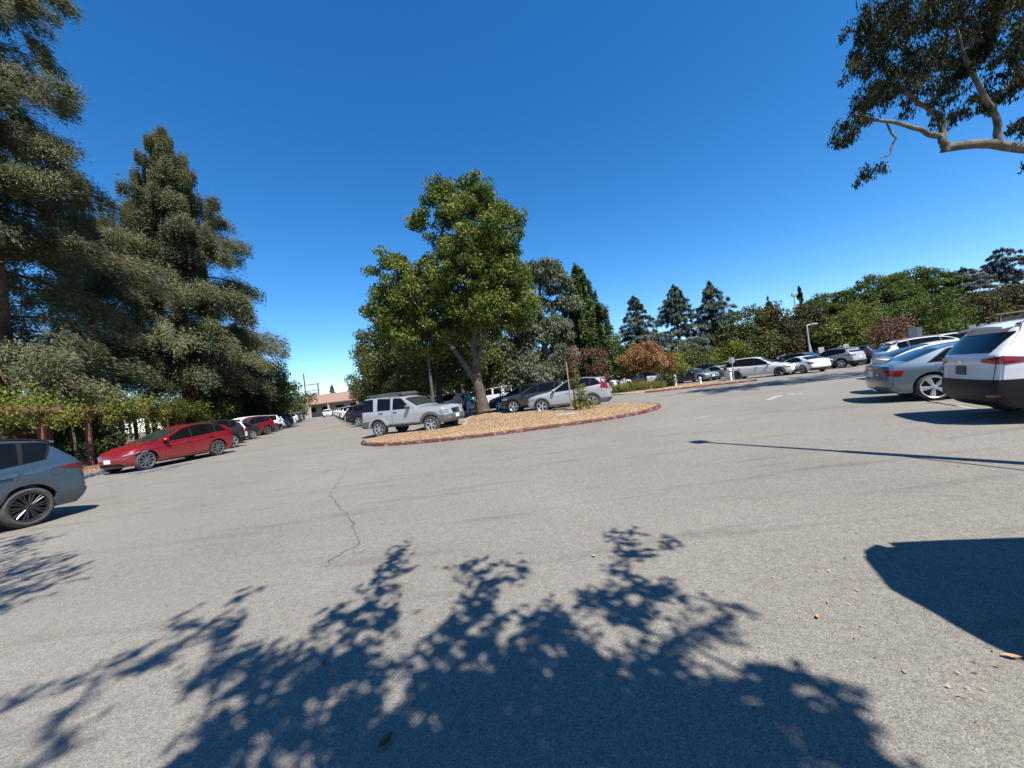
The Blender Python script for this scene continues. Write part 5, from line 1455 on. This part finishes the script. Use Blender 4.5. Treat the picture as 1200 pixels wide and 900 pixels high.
# island, lane side
h = -20
xt, _ = make_car('boxy', 'four_wheel_drive', rear_right((-6.1, 17.2), h, 1.85), h, P_SILVER, 'silver boxy four wheel drive with roof rack and grey arches', 'car', None, 'six', True, trim=GREYP, arch=GREYP, handle=BLACKP, mirror=GREYP, rail=GREYP)
lane = [(-11.6, 28.6, 'crossover', P_NAVY, 'dark navy crossover just beyond the silver four wheel drive'), (-13.5, 32.2, 'crossover', P_CHAR, 'charcoal crossover after the navy one by the lane'), (-15.4, 36.0, 'hatch', P_WHITE, 'white hatchback after the charcoal crossover by the lane'),
        (-17.3, 39.7, 'crossover', P_WHITE, 'white crossover fourth by the lane under the trees'), (-19.2, 43.5, 'sedan', P_BLACK, 'black saloon by the lane under the trees'), (-21.0, 47.2, 'crossover', P_WHITE, 'white crossover beyond the black saloon by the lane'), (-22.9, 51, 'crossover', P_CREAM, 'cream crossover by the lane under the trees'),
        (-24.7, 54.8, 'hatch', P_BLACK, 'black hatchback far along the lane on the right'), (-26.6, 58.5, 'crossover', P_WHITE, 'white crossover far along the lane on the right'), (-28.5, 62.3, 'sedan', P_SILVER, 'silver saloon far along the lane on the right'), (-30.4, 66, 'crossover', P_WHITE, 'white crossover last along the lane on the right')]
for x, y, k, c, lab in lane:
    make_car(k, 'parked_car', rear_right((x, y), h, SPECS[k]['W']), h, c, lab, 'car', 'cars along the right of the lane', 'silver5', simple=y > 34)

# island, far side
h = 163
IG = 'cars parked behind the mulch island'
make_car('tallback', 'crossover_car', rear_left((4.0, 19.75), h, 1.85), h, P_SILVER, 'silver crossover behind the stake and young shrub', 'car', None, 'silver5', True, trim=GREYP, arch=GREYP, mirror=P_SILVER)
make_car('squareback', 'parked_car', rear_left((2.5, 23.0), h, 1.86), h, P_CHAR, 'charcoal crossover beside the silver one, in tree shade', 'car', IG, 'silver5')
make_car('crossover', 'parked_car', rear_left((1.5, 26.9), h, 1.85), h, P_BLACK, 'black car in shade right of the forked trunk', 'car', IG, 'silver5')
make_car('boxy', 'parked_car', rear_left((-.9, 31.4), h, 1.85), h, P_WHITE, 'white boxy car left behind the forked trunk', 'car', IG, 'six', trim=GREYP, arch=GREYP)
make_car('crossover', 'parked_car', rear_left((-5.0, 32.6), h, 1.85), h, P_WHITE, 'white crossover behind the bonnet of the silver four wheel drive', 'car', IG, 'silver5')
make_car('crossover', 'parked_car', rear_left((4.8, 30.5), h, 1.85), h, P_SILVER, 'grey roofed crossover behind the black shaded car', 'car', IG, 'silver5')
make_car('crossover', 'parked_car', rear_left((6.9, 33.2), h, 1.85), h, P_WHITE, 'white roofed car behind the charcoal crossover', 'car', IG, 'silver5')
make_car('minivan', 'parked_car', rear_left((-9.0, 38.6), h, 1.96), h, P_SILVER, 'pale minivan in deep shade behind the row trees', 'car', IG, 'silver5')
make_car('crossover', 'parked_car', rear_right((10.2, 40.2), 33, 1.85), 33, P_WHITE, 'white crossover left of the straw grasses', 'car', None, 'silver5')
make_car('sedan', 'parked_car', rear_right((14.0, 42.5), 33, 1.82), 33, P_BLACK, 'black car behind the straw grasses', 'car', None, 'silver5')

# far right rows
FG = 'cars of the far right row'
make_car('minivan', 'minivan', rear_right((19.0, 32.6), -48, 1.96), -48, P_CREAM, 'warm white minivan with dark windows facing right', 'minivan', None, 'black10')
far = [('sedan', 'L', (22.5, 29.8), 95, P_WHITE, 'white saloon showing its tail beside the minivan nose'),
       ('crossover', 'R', (25.2, 35.0), -68, P_GREY, 'mid grey crossover right of the white saloon'),
       ('crossover', 'L', (26.9, 31.4), 110, P_SILVER, 'pale silver crossover left of the dark plum one'),
       ('squareback', 'L', (29.6, 32.6), 125, P_PLUM, 'dark plum grey crossover with a red tail lamp below the signs'),
       ('crossover', 'R', (31.4, 37.6), -48, P_GREY, 'grey crossover in front of the dry brown tree'),
       ('crossover', 'R', (35.2, 40.0), -48, P_WHITE, 'white crossover right of the dry brown tree'),
       ('hatch', 'R', (37.0, 38.0), -48, P_RED, 'bright red hatchback seen over the white spoiler car'),
       ('hatch', 'R', (16.3, 38.6), -40, P_NAVY, 'navy hatchback beside the rusty tree'),
       ('sedan', 'R', (17.2, 39.4), -75, P_PALEBLUE, 'pale blue saloon facing us by the first bollard'),
       ('sedan', 'R', (19.6, 38.8), -70, P_SILVER, 'silver saloon facing us left of the minivan'),
       ('crossover', 'R', (17.6, 45.0), -40, P_WHITE, 'white crossover roof behind the navy hatchback'),
       ('crossover', 'R', (14.6, 43.5), -40, P_WHITE, 'white car end peeping out right of the rusty tree'),
       ('crossover', 'R', (24.6, 42.0), -48, P_BLACK, 'black crossover behind the warm white minivan'),
       ('crossover', 'R', (21.6, 44.0), -48, P_CHAR, 'charcoal crossover behind the silver saloon'),
       ('sedan', 'R', (26.6, 39.5), -48, P_CHAR, 'charcoal saloon behind the white saloon'),
       ('crossover', 'R', (30.0, 42.5), -48, P_WHITE, 'white crossover roof behind the lamp post'), ('sedan', 'R', (38.5, 42.0), -48, P_WHITE, 'white saloon behind the bright red hatchback'), ('crossover', 'R', (42.5, 40.0), -48, P_WHITE, 'white crossover beyond the sign panel'), ('minivan', 'R', (39.5, 35.0), -48, P_SILVER, 'silver minivan between the red hatchback and the sign panel')]
for k, sd, pt, hh, c, lab in far:
    f = rear_left if sd == 'L' else rear_right
    make_car(k, 'parked_car', f(pt, hh, SPECS[k]['W']), hh, c, lab, 'car', FG, 'silver5')

# near right
h = -28
make_car('squareback', 'crossover_car', rear_left((9.2, 7.24), h, 1.86), h, P_WHITE, 'white crossover with black lower bumper at the right edge', 'car', None, 'grey7', True, rplate=DARKPLATE)
make_car('sedan', 'saloon_car', rear_right((10.22, 9.42), h, 1.82), h, P_STEEL, 'steel blue saloon with five spoke wheels beside the white crossover', 'car', None, 'white5', True, trim=P_STEEL)
make_car('lowback', 'electric_car', rear_right((12.1, 11.15), h, 1.85), h, P_WHITE, 'white sloping back car with black spoiler edge behind the steel saloon', 'car', None, 'aero', True)
make_car('minivan', 'shuttle_van', (28.6, 24.4), 166, P_WHITE, 'long white van with a raked windshield behind the sign panel', 'van', None, 'silver5')
make_car('crossover', 'parked_car', rear_right((17.0, 16.4), h, 1.85), h, P_WHITE, 'white roofed crossover between the saloon and the long van', 'car', None, 'silver5')
# just outside the frame at right: the near shadow is its
make_car('tallvan', 'parked_van', (3.84, .80), -11, P_GREY, 'tall van parked just right of the viewpoint, seen by its shadow', 'van', None, 'silver5', simple=True)

# ------------------------------------------------------------------ extras on the near cars
BADGE = CHROME
def small(parent, name, mb, mat, smooth=40):
    return mb.obj(name, mat, parent, smooth)
# roof rack of the silver four wheel drive
m = MB()
for y in (-.52, .52):
    m.tube([(-.75, y, 1.88), (.5, y, 1.90), (1.15, y, 1.88), (1.3, y, 1.80)], .022, 6)
m.box((1.15, 0, 1.86), (.05, 1.06, .10)); m.box((.95, 0, 1.87), (.4, 1.06, .015))
for x in (-.7, -.2, .3, .75): m.box((x, 0, 1.875), (.05, 1.04, .02))
small(xt, 'roof_rack', m, GREYP)
m = MB(); m.lathe([(.075, 0), (.075, .012), (.058, .014), (.056, .004)], 18, 'y', (0, 0, 0))
v = [(3.545 + p[1], p[0], .87 + p[2]) for p in m.v]; m.v = v
small(xt, 'badge', m, CHROME)
m = MB()
m.tube([(.45, -.955, .47), (1.0, -.985, .47), (2.2, -.985, .47)], .03, 6); m.tube([(.45, .955, .47), (1.0, .985, .47), (2.2, .985, .47)], .03, 6)
small(xt, 'step_bar', m, BLACKP)
for y in (-.62, .62):
    m = MB(); m.box((3.46, y, .60), (.06, .16, .11)); small(xt, 'fog_lamp', m, CLEAR)

# ------------------------------------------------------------------ pergola with vine on the left
PW = plain('pergola_wood', (0.15, 0.065, 0.045), .85, 0, 0, .3, 6, .3, .3)
pg = empty('pergola', (-21.6, 19.5, 0), 0, 'reddish timber pergola overgrown with yellow green vine', 'pergola')
pnv = Vector((ROADDIR.y, -ROADDIR.x, 0))
def pp(t, o): return ROADDIR * t - pnv * o
for t in (-7, -3.5, 0, 3.5, 7, 10.5, 14, 17.5, 21, 24.5, 28):
    for o in (0, 3.0):
        m = MB(); q = pp(t, o); m.box((q.x, q.y, 1.32), (.19, .19, 2.6), R(25.6)); m.obj('post', PW, pg)
for o in (0, 3.0):
    a, b = pp(-8, o), pp(29, o); c = (a + b) / 2
    m = MB(); m.box((c.x, c.y, 2.73), (.14, 37, .22), R(25.6)); m.obj('beam', PW, pg)
for k in range(25):
    q = pp(-7.5 + 1.48 * k, 1.5)
    m = MB(); m.box((q.x, q.y, 2.93), (4.0, .09, .16), R(25.6)); m.obj('rafter', PW, pg)
def vine(name, base, segs, label, seed, mat=L_LIME, leaf=.14, n=9000):
    rng = np.random.default_rng(seed)
    Cs = []; T = []
    for (p, s, k) in segs:
        nc = max(4, k // 40)
        c = rng.normal(size=(nc, 3)) * np.array(s) * .5 + np.array(p)
        ix = rng.integers(0, nc, k)
        Cs.append(c[ix] + rng.normal(size=(k, 3)) * .17); T.append(np.clip(rng.normal(.5, .2, nc), 0, 1)[ix] + rng.normal(size=k) * .14)
    C = np.concatenate(Cs); n = len(C)
    A = rng.normal(size=(n, 3)) * .7 + np.array([0, 0, -.6]); N = rng.normal(size=(n, 3)) + np.array([.3, -.5, .9])
    root = empty(name, base, 0, label, 'vine')
    link('crown', leaf_mesh('crown', C, A, N, leaf * rng.uniform(.7, 1.3, n), leaf * rng.uniform(.35, .6, n), np.concatenate(T)), mat, root)
    for k in range(0, len(segs), 3):
        m = MB(); p = Vector(segs[k][0]); m.tube([(p.x, p.y, 0), (p.x + .1, p.y, p.z * .5), (p.x, p.y, p.z)], [.06, .05, .03], 6)
        m.obj('stem', BARKD, root)
sg_ = []
for k in range(23):
    q = pp(-8 + k * 1.6, random.uniform(-.3, 2.6)); sg_.append(((q.x, q.y, 3.05 + random.uniform(-.1, .3)), (1.6, 1.3, .55), 900))
    q = pp(-8 + k * 1.6, -.1); sg_.append(((q.x, q.y, 2.75), (.9, .5, .7), 420))
vine('vine', (-21.6, 19.5, 0), sg_, 'yellow green vine sprawling over the pergola', 201)
sg_ = []
for k in range(9):
    q = pp(17 + k * 1.8, random.uniform(-1.6, -.6)); sg_.append(((q.x, q.y, 1.3), (1.4, 1.2, 1.6), 900)); sg_.append(((q.x, q.y, 2.3), (1.4, 1.2, .9), 700))
vine('vine', (-21.6, 19.5, 0), sg_, 'lime green vine hedge behind the dark cars of the left row', 202)
# dark evergreen bush on the corner of the pergola
broadleaf('dark_shrub', (-22.4, 20.6, 0), [(0, 0, 0), (0, 0, .5), (0, 0, 1.4)], [.12, .1, .06], [(0, 0, 1.5, 1.0, 1.0, 1.0), (.3, 0, .8, .9, .9, .7), (-.2, 0, 2.3, .8, .8, .6)], 90, 60, .14, .4, L_DARKB, BARKD, 'dark bush between two pergola posts', None, 203, cat='shrub')
# low brick wall and cars beyond the lawn
BR = plain('brick', (0.20, 0.075, 0.055), .9, 0, 0, .25, 9)
m = MB(); m.box((0, 0, .45), (26, .3, .9), R(-24))
bw = m.obj('brick_wall', BR, label='low reddish brick wall beyond the lawn', cat='wall'); bw.location = (-56, 47, 0)
for x, y, hh, c, k, lab in [(-38, 35, 150, P_WHITE, 'sedan', 'white car seen under the pergola beyond the lawn'), (-35, 40, 150, P_SILVER, 'crossover', 'silver car parked behind the red electric car and pergola'), (-42, 33, 150, P_RED, 'hatch', 'red car seen left under the pergola beyond the lawn'), (-31.5, 41, 150, P_CHAR, 'crossover', 'dark car behind the pergola near the conifer')]:
    make_car(k, 'distant_car', (x, y), hh, c, lab, 'car', None, 'silver5', simple=True)

# ------------------------------------------------------------------ far building
STUC = plain('cream_stucco', (0.39, 0.3375, 0.27), .9, 0, 0, .1, 3)
ROOF = plain('salmon_tile', (0.25, 0.155, 0.115), .9, 0, 0, .22, 5)
b = empty('school_building', (-45, 100, 0), R(-8), 'low cream building with a long salmon tiled roof', 'building')
m = MB(); m.box((0, 6, 1.7), (44, 12, 3.4)); m.obj('wall', STUC, b)
m = MB()
m.add([(-24, -2.2, 3.2), (24, -2.2, 3.2), (24, 14, 3.2), (-24, 14, 3.2), (-22, 6, 6.0), (22, 6, 6.0), (-24, -2.2, 3.42), (24, -2.2, 3.42), (24, 14, 3.42), (-24, 14, 3.42)],
      [(3, 2, 1, 0), (0, 1, 7, 6), (1, 2, 8, 7), (2, 3, 9, 8), (3, 0, 6, 9), (6, 7, 5, 4), (8, 9, 4, 5), (7, 8, 5), (9, 6, 4)])
m.obj('roof', ROOF, b)
for k in range(11):
    m = MB(); m.box((-20 + 4 * k, -.03, 1.9), (2.2, .1, 1.2)); w = m.obj('window', plain('frame_brown', (.10, .06, .045), .7), b)
    m = MB(); m.box((-20 + 4 * k, -.09, 1.9), (1.9, .03, 1.0)); m.obj('pane', GLASS, w)
    if k % 2:
        m = MB(); m.box((-22 + 4 * k, -1.9, 1.6), (.35, .35, 3.2)); m.obj('column', STUC, b)
m = MB(); m.box((-9, -4, 1.5), (7, .25, 3.0)); m.obj('screen_wall', plain('pale_wall', (.36, .33, .28), .9, 0, 0, .08, 3), b)
# poles beyond the roof
STEEL = plain('galvanised_steel', (0.42, .43, .43), .5, .4, 0, .12, 12)
PD = plain('weathered_pole', (0.07, .06, .055), .85, 0, 0, .2, 10)
up = empty('utility_pole', (-60, 112, 0), 0, 'tall dark utility pole with crossarm beyond the tiled roof', 'utility pole')
m = MB(); m.tube([(0, 0, 0), (0, 0, 12.8)], [.22, .16], 8); m.obj('pole', PD, up)
m = MB(); m.tube([(3.8, 0, 0), (3.8, 0, 9.6)], [.22, .18], 8); m.obj('pole', PD, up)
for z in (9.4, 7.6):
    m = MB(); m.box((1.9, 0, z), (4.6, .18, .22)); m.obj('crossarm', PD, up)
conifer('distant_conifer', (-55, 118, 0), 8.6, 2, [(0, 2.4), (.5, 1.6), (1, .2)], 50, 150, L_CED, BARKD, 'bluish conifer beyond the tiled roof beside the pole', .2, .1, (.6, .18), 211)
conifer('distant_conifer', (-50.5, 120, 0), 7.2, 2, [(0, 2.6), (.5, 1.8), (1, .3)], 50, 150, L_BLUEC, BARKD, 'pale bluish conifer right of the other beyond the roof', .2, .1, (.6, .18), 212)
conifer('cypress_tree', (-46, 118, 0), 8.0, .5, [(0, .5), (.5, .55), (1, .1)], 50, 120, L_RED2, BARKD, 'thin dark cypress rising over the tiled roof', .15, -.6, (.5, .16), 213)
for i, (x, y, hh, r, lab) in enumerate([(-66, 112, 5.4, 4, 'green tree over the left end of the tiled roof'), (-38, 116, 7, 4, 'green tree over the right end of the tiled roof'), (-27.5, 84, 7.0, 4.0, 'small green tree in front of the tiled roof'), (-46, 80, 5, 3.5, 'green tree at the end of the left row of cars'), (-54, 132, 8.2, 7, 'hazy green tree low over the middle of the tiled roof'), (-68, 136, 8.4, 7, 'hazy green tree low behind the utility pole')]):
    round_tree(x, y, hh, r, L_BROAD2 if i else L_LIME, lab, 220 + i, leaf=.4, n=70, per=50)

# ------------------------------------------------------------------ posts, signs, lamps on the right
def light_pole(name, loc, hgt, label, r=.075, arm=.6, head=True):
    root = empty(name, loc, 0, label, 'lamp post')
    m = MB(); m.lathe([(.001, .5), (.22, .5), (.24, .48), (.24, 0)], 14, 'z'); m.obj('base', CONC, root, 40)
    m = MB(); m.tube([(0, 0, .4), (0, 0, hgt * .6), (0, 0, hgt)], [r, r * .9, r * .7], 8); m.obj('pole', STEEL, root, 50)
    m = MB(); m.tube([(0, 0, hgt - .1), (arm, 0, hgt)], .035, 6); m.obj('arm', STEEL, root)
    if head:
        m = MB(); m.box((arm + .25, 0, hgt), (.6, .3, .12)); m.obj('lamp_head', STEEL, root)
    return root
lp = light_pole('lamp_post', (31.15, 40, 0), 4.5, 'pale slim lamp post among the far cars', .09, .5)
m = MB(); m.tube([(.0, 0, 2.7), (.5, 0, 0)], .06, 6); m.obj('brace', STEEL, lp)
# pole whose shadow crosses the asphalt at right
sp = light_pole('lamp_post', (5.93, 3.72, 0), 6.9, 'lamp post just right of the view, its thin shadow crossing the asphalt', .06, .02, False)
m = MB(); m.box((0, 0, 6.85), (.26, .26, .18)); m.obj('lamp_head', STEEL, sp)
m = MB(); m.tube([(0, 0, 2.8), (-.15, -1.4, .02)], .022, 6); m.obj('guy_bar', STEEL, sp)
m = MB(); m.tube([(0, 0, .3), (0, 0, 3.4)], .085, 8); m.obj('sleeve', STEEL, sp)
fl = empty('stadium_light', (68, 90, 0), R(35), 'stadium floodlight on a tall pole above the trees', 'floodlight')
m = MB(); m.tube([(0, 0, 0), (0, 0, 15.2)], [.28, .16], 8); m.obj('pole', STEEL, fl)
m = MB(); m.box((0, 0, 15.2), (3.2, .2, .2)); m.obj('crossbar', STEEL, fl)
for k in range(5):
    m = MB(); m.box((-1.4 + .7 * k, -.15, 15.5), (.5, .3, .5)); m.obj('floodlight', STEEL, fl)
SIGNW = plain('sign_white', (0.6375, 0.6375, 0.6205), .5, 0, 0, .06, 20)
def sign(loc, hgt, w, hh, label, rz=0, mat=SIGNW):
    root = empty('sign_post', loc, R(rz), label, 'sign', 'small white parking signs')
    m = MB(); m.tube([(0, 0, 0), (0, 0, hgt)], .028, 6); m.obj('post', STEEL, root)
    m = MB(); m.box((0, -.035, hgt - hh / 2), (w, .012, hh)); m.obj('sign_plate', mat, root)
sign((29.6, 36.6, 0), 1.95, .42, .55, 'white sign right of the slim lamp post', -40)
sign((33.9, 38.8, 0), 2.0, .42, .55, 'white sign above the plum grey crossover', -40)
sign((17.4, 30.3, 0), 1.9, .36, .45, 'grey backed sign post at the tail of the minivan', 150, STEEL)
def bollard(x, y, label, hgt=.95):
    root = empty('bollard', (x, y, .1), 0, label, 'bollard', 'white bollards on the far island')
    m = MB(); m.lathe([(.09, 0), (.09, hgt - .06), (.06, hgt), (.001, hgt + .02)], 12, 'z'); m.obj('post', SIGNW, root, 40)
    m = MB(); m.lathe([(.094, hgt - .25), (.094, hgt - .17)], 12, 'z'); m.obj('band', GREYP, root)
bollard(16.2, 28.6, 'white bollard right of the others near the minivan wheel')
bollard(14.6, 30.0, 'white bollard in front of the pale blue saloon', .55)
bollard(13.0, 30.8, 'white bollard by the navy hatchback')
# dark panel behind the saloon
pn = empty('information_board', (25.3, 24.0, 0), R(-30), 'dark slate double panel standing behind the steel saloon', 'panel')
SL = plain('slate_panel', (0.06, .075, .10), .5, 0, 0, .12, 3)
m = MB(); m.box((-.13, 0, 1.45), (.34, .22, 1.85)); m.obj('panel', SL, pn)
m = MB(); m.box((.20, .04, 1.43), (.26, .2, 1.80)); m.obj('panel', plain('slate_panel_light', (0.10, .12, .15), .5, 0, 0, .12, 3), pn)
m = MB(); m.box((0, 0, .26), (.5, .3, .5)); m.obj('plinth', CONC, pn)
# timber shelter / fence beyond the white crossover
fe = empty('timber_fence', (42.2, 29.3, 0), R(-38), 'grey brown timber fence with tall posts above the white crossover', 'fence')
TW = plain('grey_timber', (0.22, .19, .155), .85, 0, 0, .3, 6)
for k in range(6):
    m = MB(); m.box((-3 + 1.4 * k, 0, 1.4), (.14, .14, 2.8)); m.obj('post', TW, fe)
for k in range(5):
    for z in (.4, .8, 1.2, 1.6, 2.0, 2.4):
        m = MB(); m.box((-2.3 + 1.4 * k, .05, z), (1.26, .04, .3)); m.obj('board', TW, fe)
m = MB(); m.box((.5, 0, 2.86), (7.4, .3, .1)); m.obj('cap_rail', TW, fe)
GB = plain('grey_box', (0.30, .31, .32), .5, 0, 0, .1, 10)
rk = empty('meter_boxes', (30.6, 24.8, 0), R(-45), 'row of small grey boxes on a dark frame above the white crossover', 'boxes')
for k in range(3):
    m = MB(); m.box((-.45 + .45 * k, 0, 1.95), (.3, .2, .3)); m.obj('box', GB, rk)
m = MB(); m.box((0, .15, 1.8), (1.5, .05, .05)); m.box((0, .15, 2.5), (1.5, .05, .05))
for x in (-.7, 0, .7): m.box((x, .15, 1.25), (.05, .05, 2.5))
m.obj('frame', BLACKP, rk)

# ------------------------------------------------------------------ people by the tree
SKIN = plain('skin', (0.42, 0.24, 0.17), .6, 0, 0, .08, 20)
def person(loc, rz, shirt, trousers, hair, label, arms=(.12, .12), leg=.06, shorts=False, cap=None, lift=0.0):
    root = empty('person', loc, R(rz), label, 'person', 'people standing by the forked tree')
    V = [(0, 0, .93), (0, 0, 1.12), (0, 0, 1.34), (0, 0, 1.46), (0, .01, 1.53), (0, .02, 1.62), (0, .01, 1.70)]
    Rr = [(.15, .11), (.135, .10), (.165, .105), (.07, .06), (.052, .052), (.078, .095), (.06, .075)]
    E = [(0, 1), (1, 2), (2, 3), (3, 4), (4, 5), (5, 6)]
    def add(p, r, par):
        V.append(p); Rr.append(r if isinstance(r, tuple) else (r, r)); E.append((par, len(V) - 1)); return len(V) - 1
    V.append((0, .10, 1.615)); Rr.append((.016, .016)); E.append((5, len(V) - 1))
    for s, la, ly in ((1, arms[0], .05), (-1, arms[1], -.02)):
        hp = add((s * .095, 0, .86), .088, 0)
        kn = add((s * (.10 + leg * .4), .015 * s, .48), .058, hp)
        an = add((s * (.10 + leg * .6), -.02, .09), .038, kn)
        add((s * (.11 + leg * .6), .13, .035), (.034, .028), an)
        sh = add((s * .19, 0, 1.37), .058, 2)
        el = add((s * (.22 + la * .5), -.01, 1.12), .04, sh)
        up_ = lift if s > 0 else 0
        wr = add((s * (.22 + la), .10 + up_ * .12, .90 + up_ * .38), .028, el)
        pm = add((s * (.225 + la), .115 + up_ * .16, .83 + up_ * .42), (.034, .018), wr)
        for k, (dx, ln) in enumerate([(-.024, .07), (-.008, .08), (.008, .076), (.024, .06)]):
            f1 = add((s * (.225 + la), .115 + dx + up_ * .16, .79 + up_ * .45), .009, pm)
            add((s * (.215 + la), .125 + dx + up_ * .17, .79 - ln * .6 + up_ * .46), .008, f1)
        th = add((s * (.215 + la), .15 + up_ * .16, .82 + up_ * .42), .010, pm)
        add((s * (.21 + la), .165 + up_ * .16, .785 + up_ * .43), .009, th)
    me = bpy.data.meshes.new('body'); me.from_pydata(V, E, []); me.update()
    o = bpy.data.objects.new('body', me); COL.objects.link(o)
    sk = o.modifiers.new('skin', 'SKIN'); sk.use_smooth_shade = True
    for i, r in enumerate(Rr): me.skin_vertices[0].data[i].radius = r
    me.skin_vertices[0].data[0].use_root = True
    sb = o.modifiers.new('sub', 'SUBSURF'); sb.levels = 1; sb.render_levels = 1
    dg = bpy.context.evaluated_depsgraph_get()
    nm = bpy.data.meshes.new_from_object(o.evaluated_get(dg))
    bpy.data.objects.remove(o)
    nm.name = 'body'
    nm.materials.clear()
    for mt in (SKIN, shirt, trousers, BLACKP, hair): nm.materials.append(mt)
    for p in nm.polygons:
        c = p.center; z = c.z; ax = abs(c.x)
        k = 0
        if z < .075: k = 3
        elif z < (.95) and ax < .26 and not (ax > .2 and z > .7): k = 2 if (z > .5 or not shorts) else 0
        elif z < 1.48 and (ax < .2 or z > 1.12): k = 1
        p.material_index = k
        p.use_smooth = True
    link('body', nm, None, root)
    m = MB(); m.lathe([(.001, .13), (.06, .115), (.092, .06), (.1, 0), (.094, -.07), (.05, -.1)], 14, 'z', (0, -.015, 1.655))
    m.v = [(x, y * 1.12, z) for x, y, z in m.v]
    m.obj('cap' if cap else 'hair', cap or hair, root, 60)
    m = MB()
    for s in (1, -1):
        m.lathe([(.001, .012), (.012, .006), (.012, -.004)], 8, 'y', (s * .032, .105, 1.64))
    m.box((0, .098, 1.575), (.045, .012, .01))
    m.obj('face_features', plain('eyes_dark', (.03, .02, .02), .4), root)
    return root
HB = plain('dark_hair', (.03, .02, .015), .6, 0, 0, .3, 60)
person((-3.0, 25.6, .0), 200, plain('teal_cloth', (.03, .16, .15), .9, 0, 0, .15, 30), plain('pale_blue_cloth', (.30, .38, .50), .9, 0, 0, .15, 30), HB, 'person in teal top and pale blue shorts by the trunk', (.14, .1), .08, True)
person((-3.85, 26.2, .0), 170, plain('salmon_cloth', (.45, .22, .17), .9, 0, 0, .15, 30), plain('dark_cloth', (.03, .03, .035), .9, 0, 0, .2, 30), HB, 'person in salmon top, leftmost of the people by the tree', (.12, .16), .05)
person((-3.4, 26.6, .0), 185, plain('black_cloth', (.02, .02, .022), .9, 0, 0, .2, 30), plain('dark_cloth', (.03, .03, .035), .9, 0, 0, .2, 30), HB, 'person in black with a white cap between two others', (.1, .14), .05, cap=plain('white_cloth', (.75, .75, .74), .9, 0, 0, .05, 30))
# dark lamp pole behind the bonnet of the four wheel drive
dp = empty('dark_pole', (-4.9, 23.5, 0), 0, 'dark slim pole behind the bonnet of the silver four wheel drive', 'pole')
m = MB(); m.tube([(0, 0, 0), (0, 0, 4.2)], [.1, .085], 8); m.obj('pole', PD, dp)
m = MB(); m.lathe([(.16, 0), (.16, .1), (.1, .14)], 12, 'z'); m.obj('base', PD, dp)

# ------------------------------------------------------------------ leaf litter
def litter(n, seed, label, region, size):
    r = np.random.default_rng(seed)
    x = r.uniform(region[0], region[1], n); y = r.uniform(region[2], region[3], n)
    C = np.column_stack([x, y, np.full(n, .012)])
    a = r.random(n) * 6.283
    A = np.column_stack([np.cos(a), np.sin(a), r.normal(size=n) * .15])
    N = np.column_stack([r.normal(size=n) * .35, r.normal(size=n) * .35, np.ones(n)])
    me = leaf_mesh('leaf_litter', C, A, N, r.uniform(size[0], size[1], n), r.uniform(size[0], size[1], n) * .35, r.random(n))
    link('leaf_litter', me, leafmat('fallen_leaf', (.10, .045, .02), (.32, .17, .08), (.52, .36, .2), .1, .03), None, label=label, kind='stuff')
litter(900, 1, 'tiny dry leaf crumbs scattered over the asphalt', (-7, 7, 1.2, 11), (.012, .035))
litter(130, 2, 'tan leaf crumbs near the van shadow', (1.6, 3.6, 1.4, 2.8), (.012, .04))
litter(260, 3, 'dry crumbs along the island kerb', (-5.5, 5, 11.4, 12.9), (.02, .06))
FL = leafmat('fallen_leaf', (.10, .045, .02), (.32, .17, .08), (.52, .36, .2), .1, .03)
def fallen(x, y, L, rz, tone, label):
    V = []; F = []
    n = 7
    for i in range(n):
        t = i / (n - 1); w = L * .24 * math.sin(math.pi * min(1, t * .97 + .02)) ** .8
        z = .012 + .03 * L / .1 * abs(t - .5) ** 1.5
        V += [((t - .5) * L, -w, z + w * .35), ((t - .5) * L, 0, z), ((t - .5) * L, w, z + w * .5)]
    for i in range(n - 1):
        for j in range(2): F.append((i * 3 + j, (i + 1) * 3 + j, (i + 1) * 3 + j + 1, i * 3 + j + 1))
    me = mesh_from('fallen_leaf', V, F)
    at = me.attributes.new('tone', 'FLOAT', 'FACE'); at.data.foreach_set('value', [tone] * len(F))
    o = link('fallen_leaf', me, FL, None, label, 'leaf', 'single dry leaves on the asphalt')
    o.location = (x, y, 0); o.rotation_euler = (0, 0, rz)
fallen(-.74, 1.72, .085, 1.1, .15, 'curled brown leaf in the middle of the tree shade')
fallen(2.13, 1.78, .06, 2.6, .75, 'tan leaf right of the tree shade near the van shadow')
fallen(2.30, 1.66, .05, .4, .85, 'orange tan leaf nearest the lower right corner')
fallen(1.57, 2.2, .04, .9, .7, 'small tan leaf on the open asphalt left of the van shadow')
fallen(.52, 3.27, .05, 2.2, .9, 'pale yellow leaf above the tree shade')
fallen(-1.95, 1.72, .06, .3, .8, 'orange leaf on the lit asphalt at lower left')
fallen(-1.3, 2.3, .05, 1.9, .2, 'dark leaf at the left border of the tree shade')
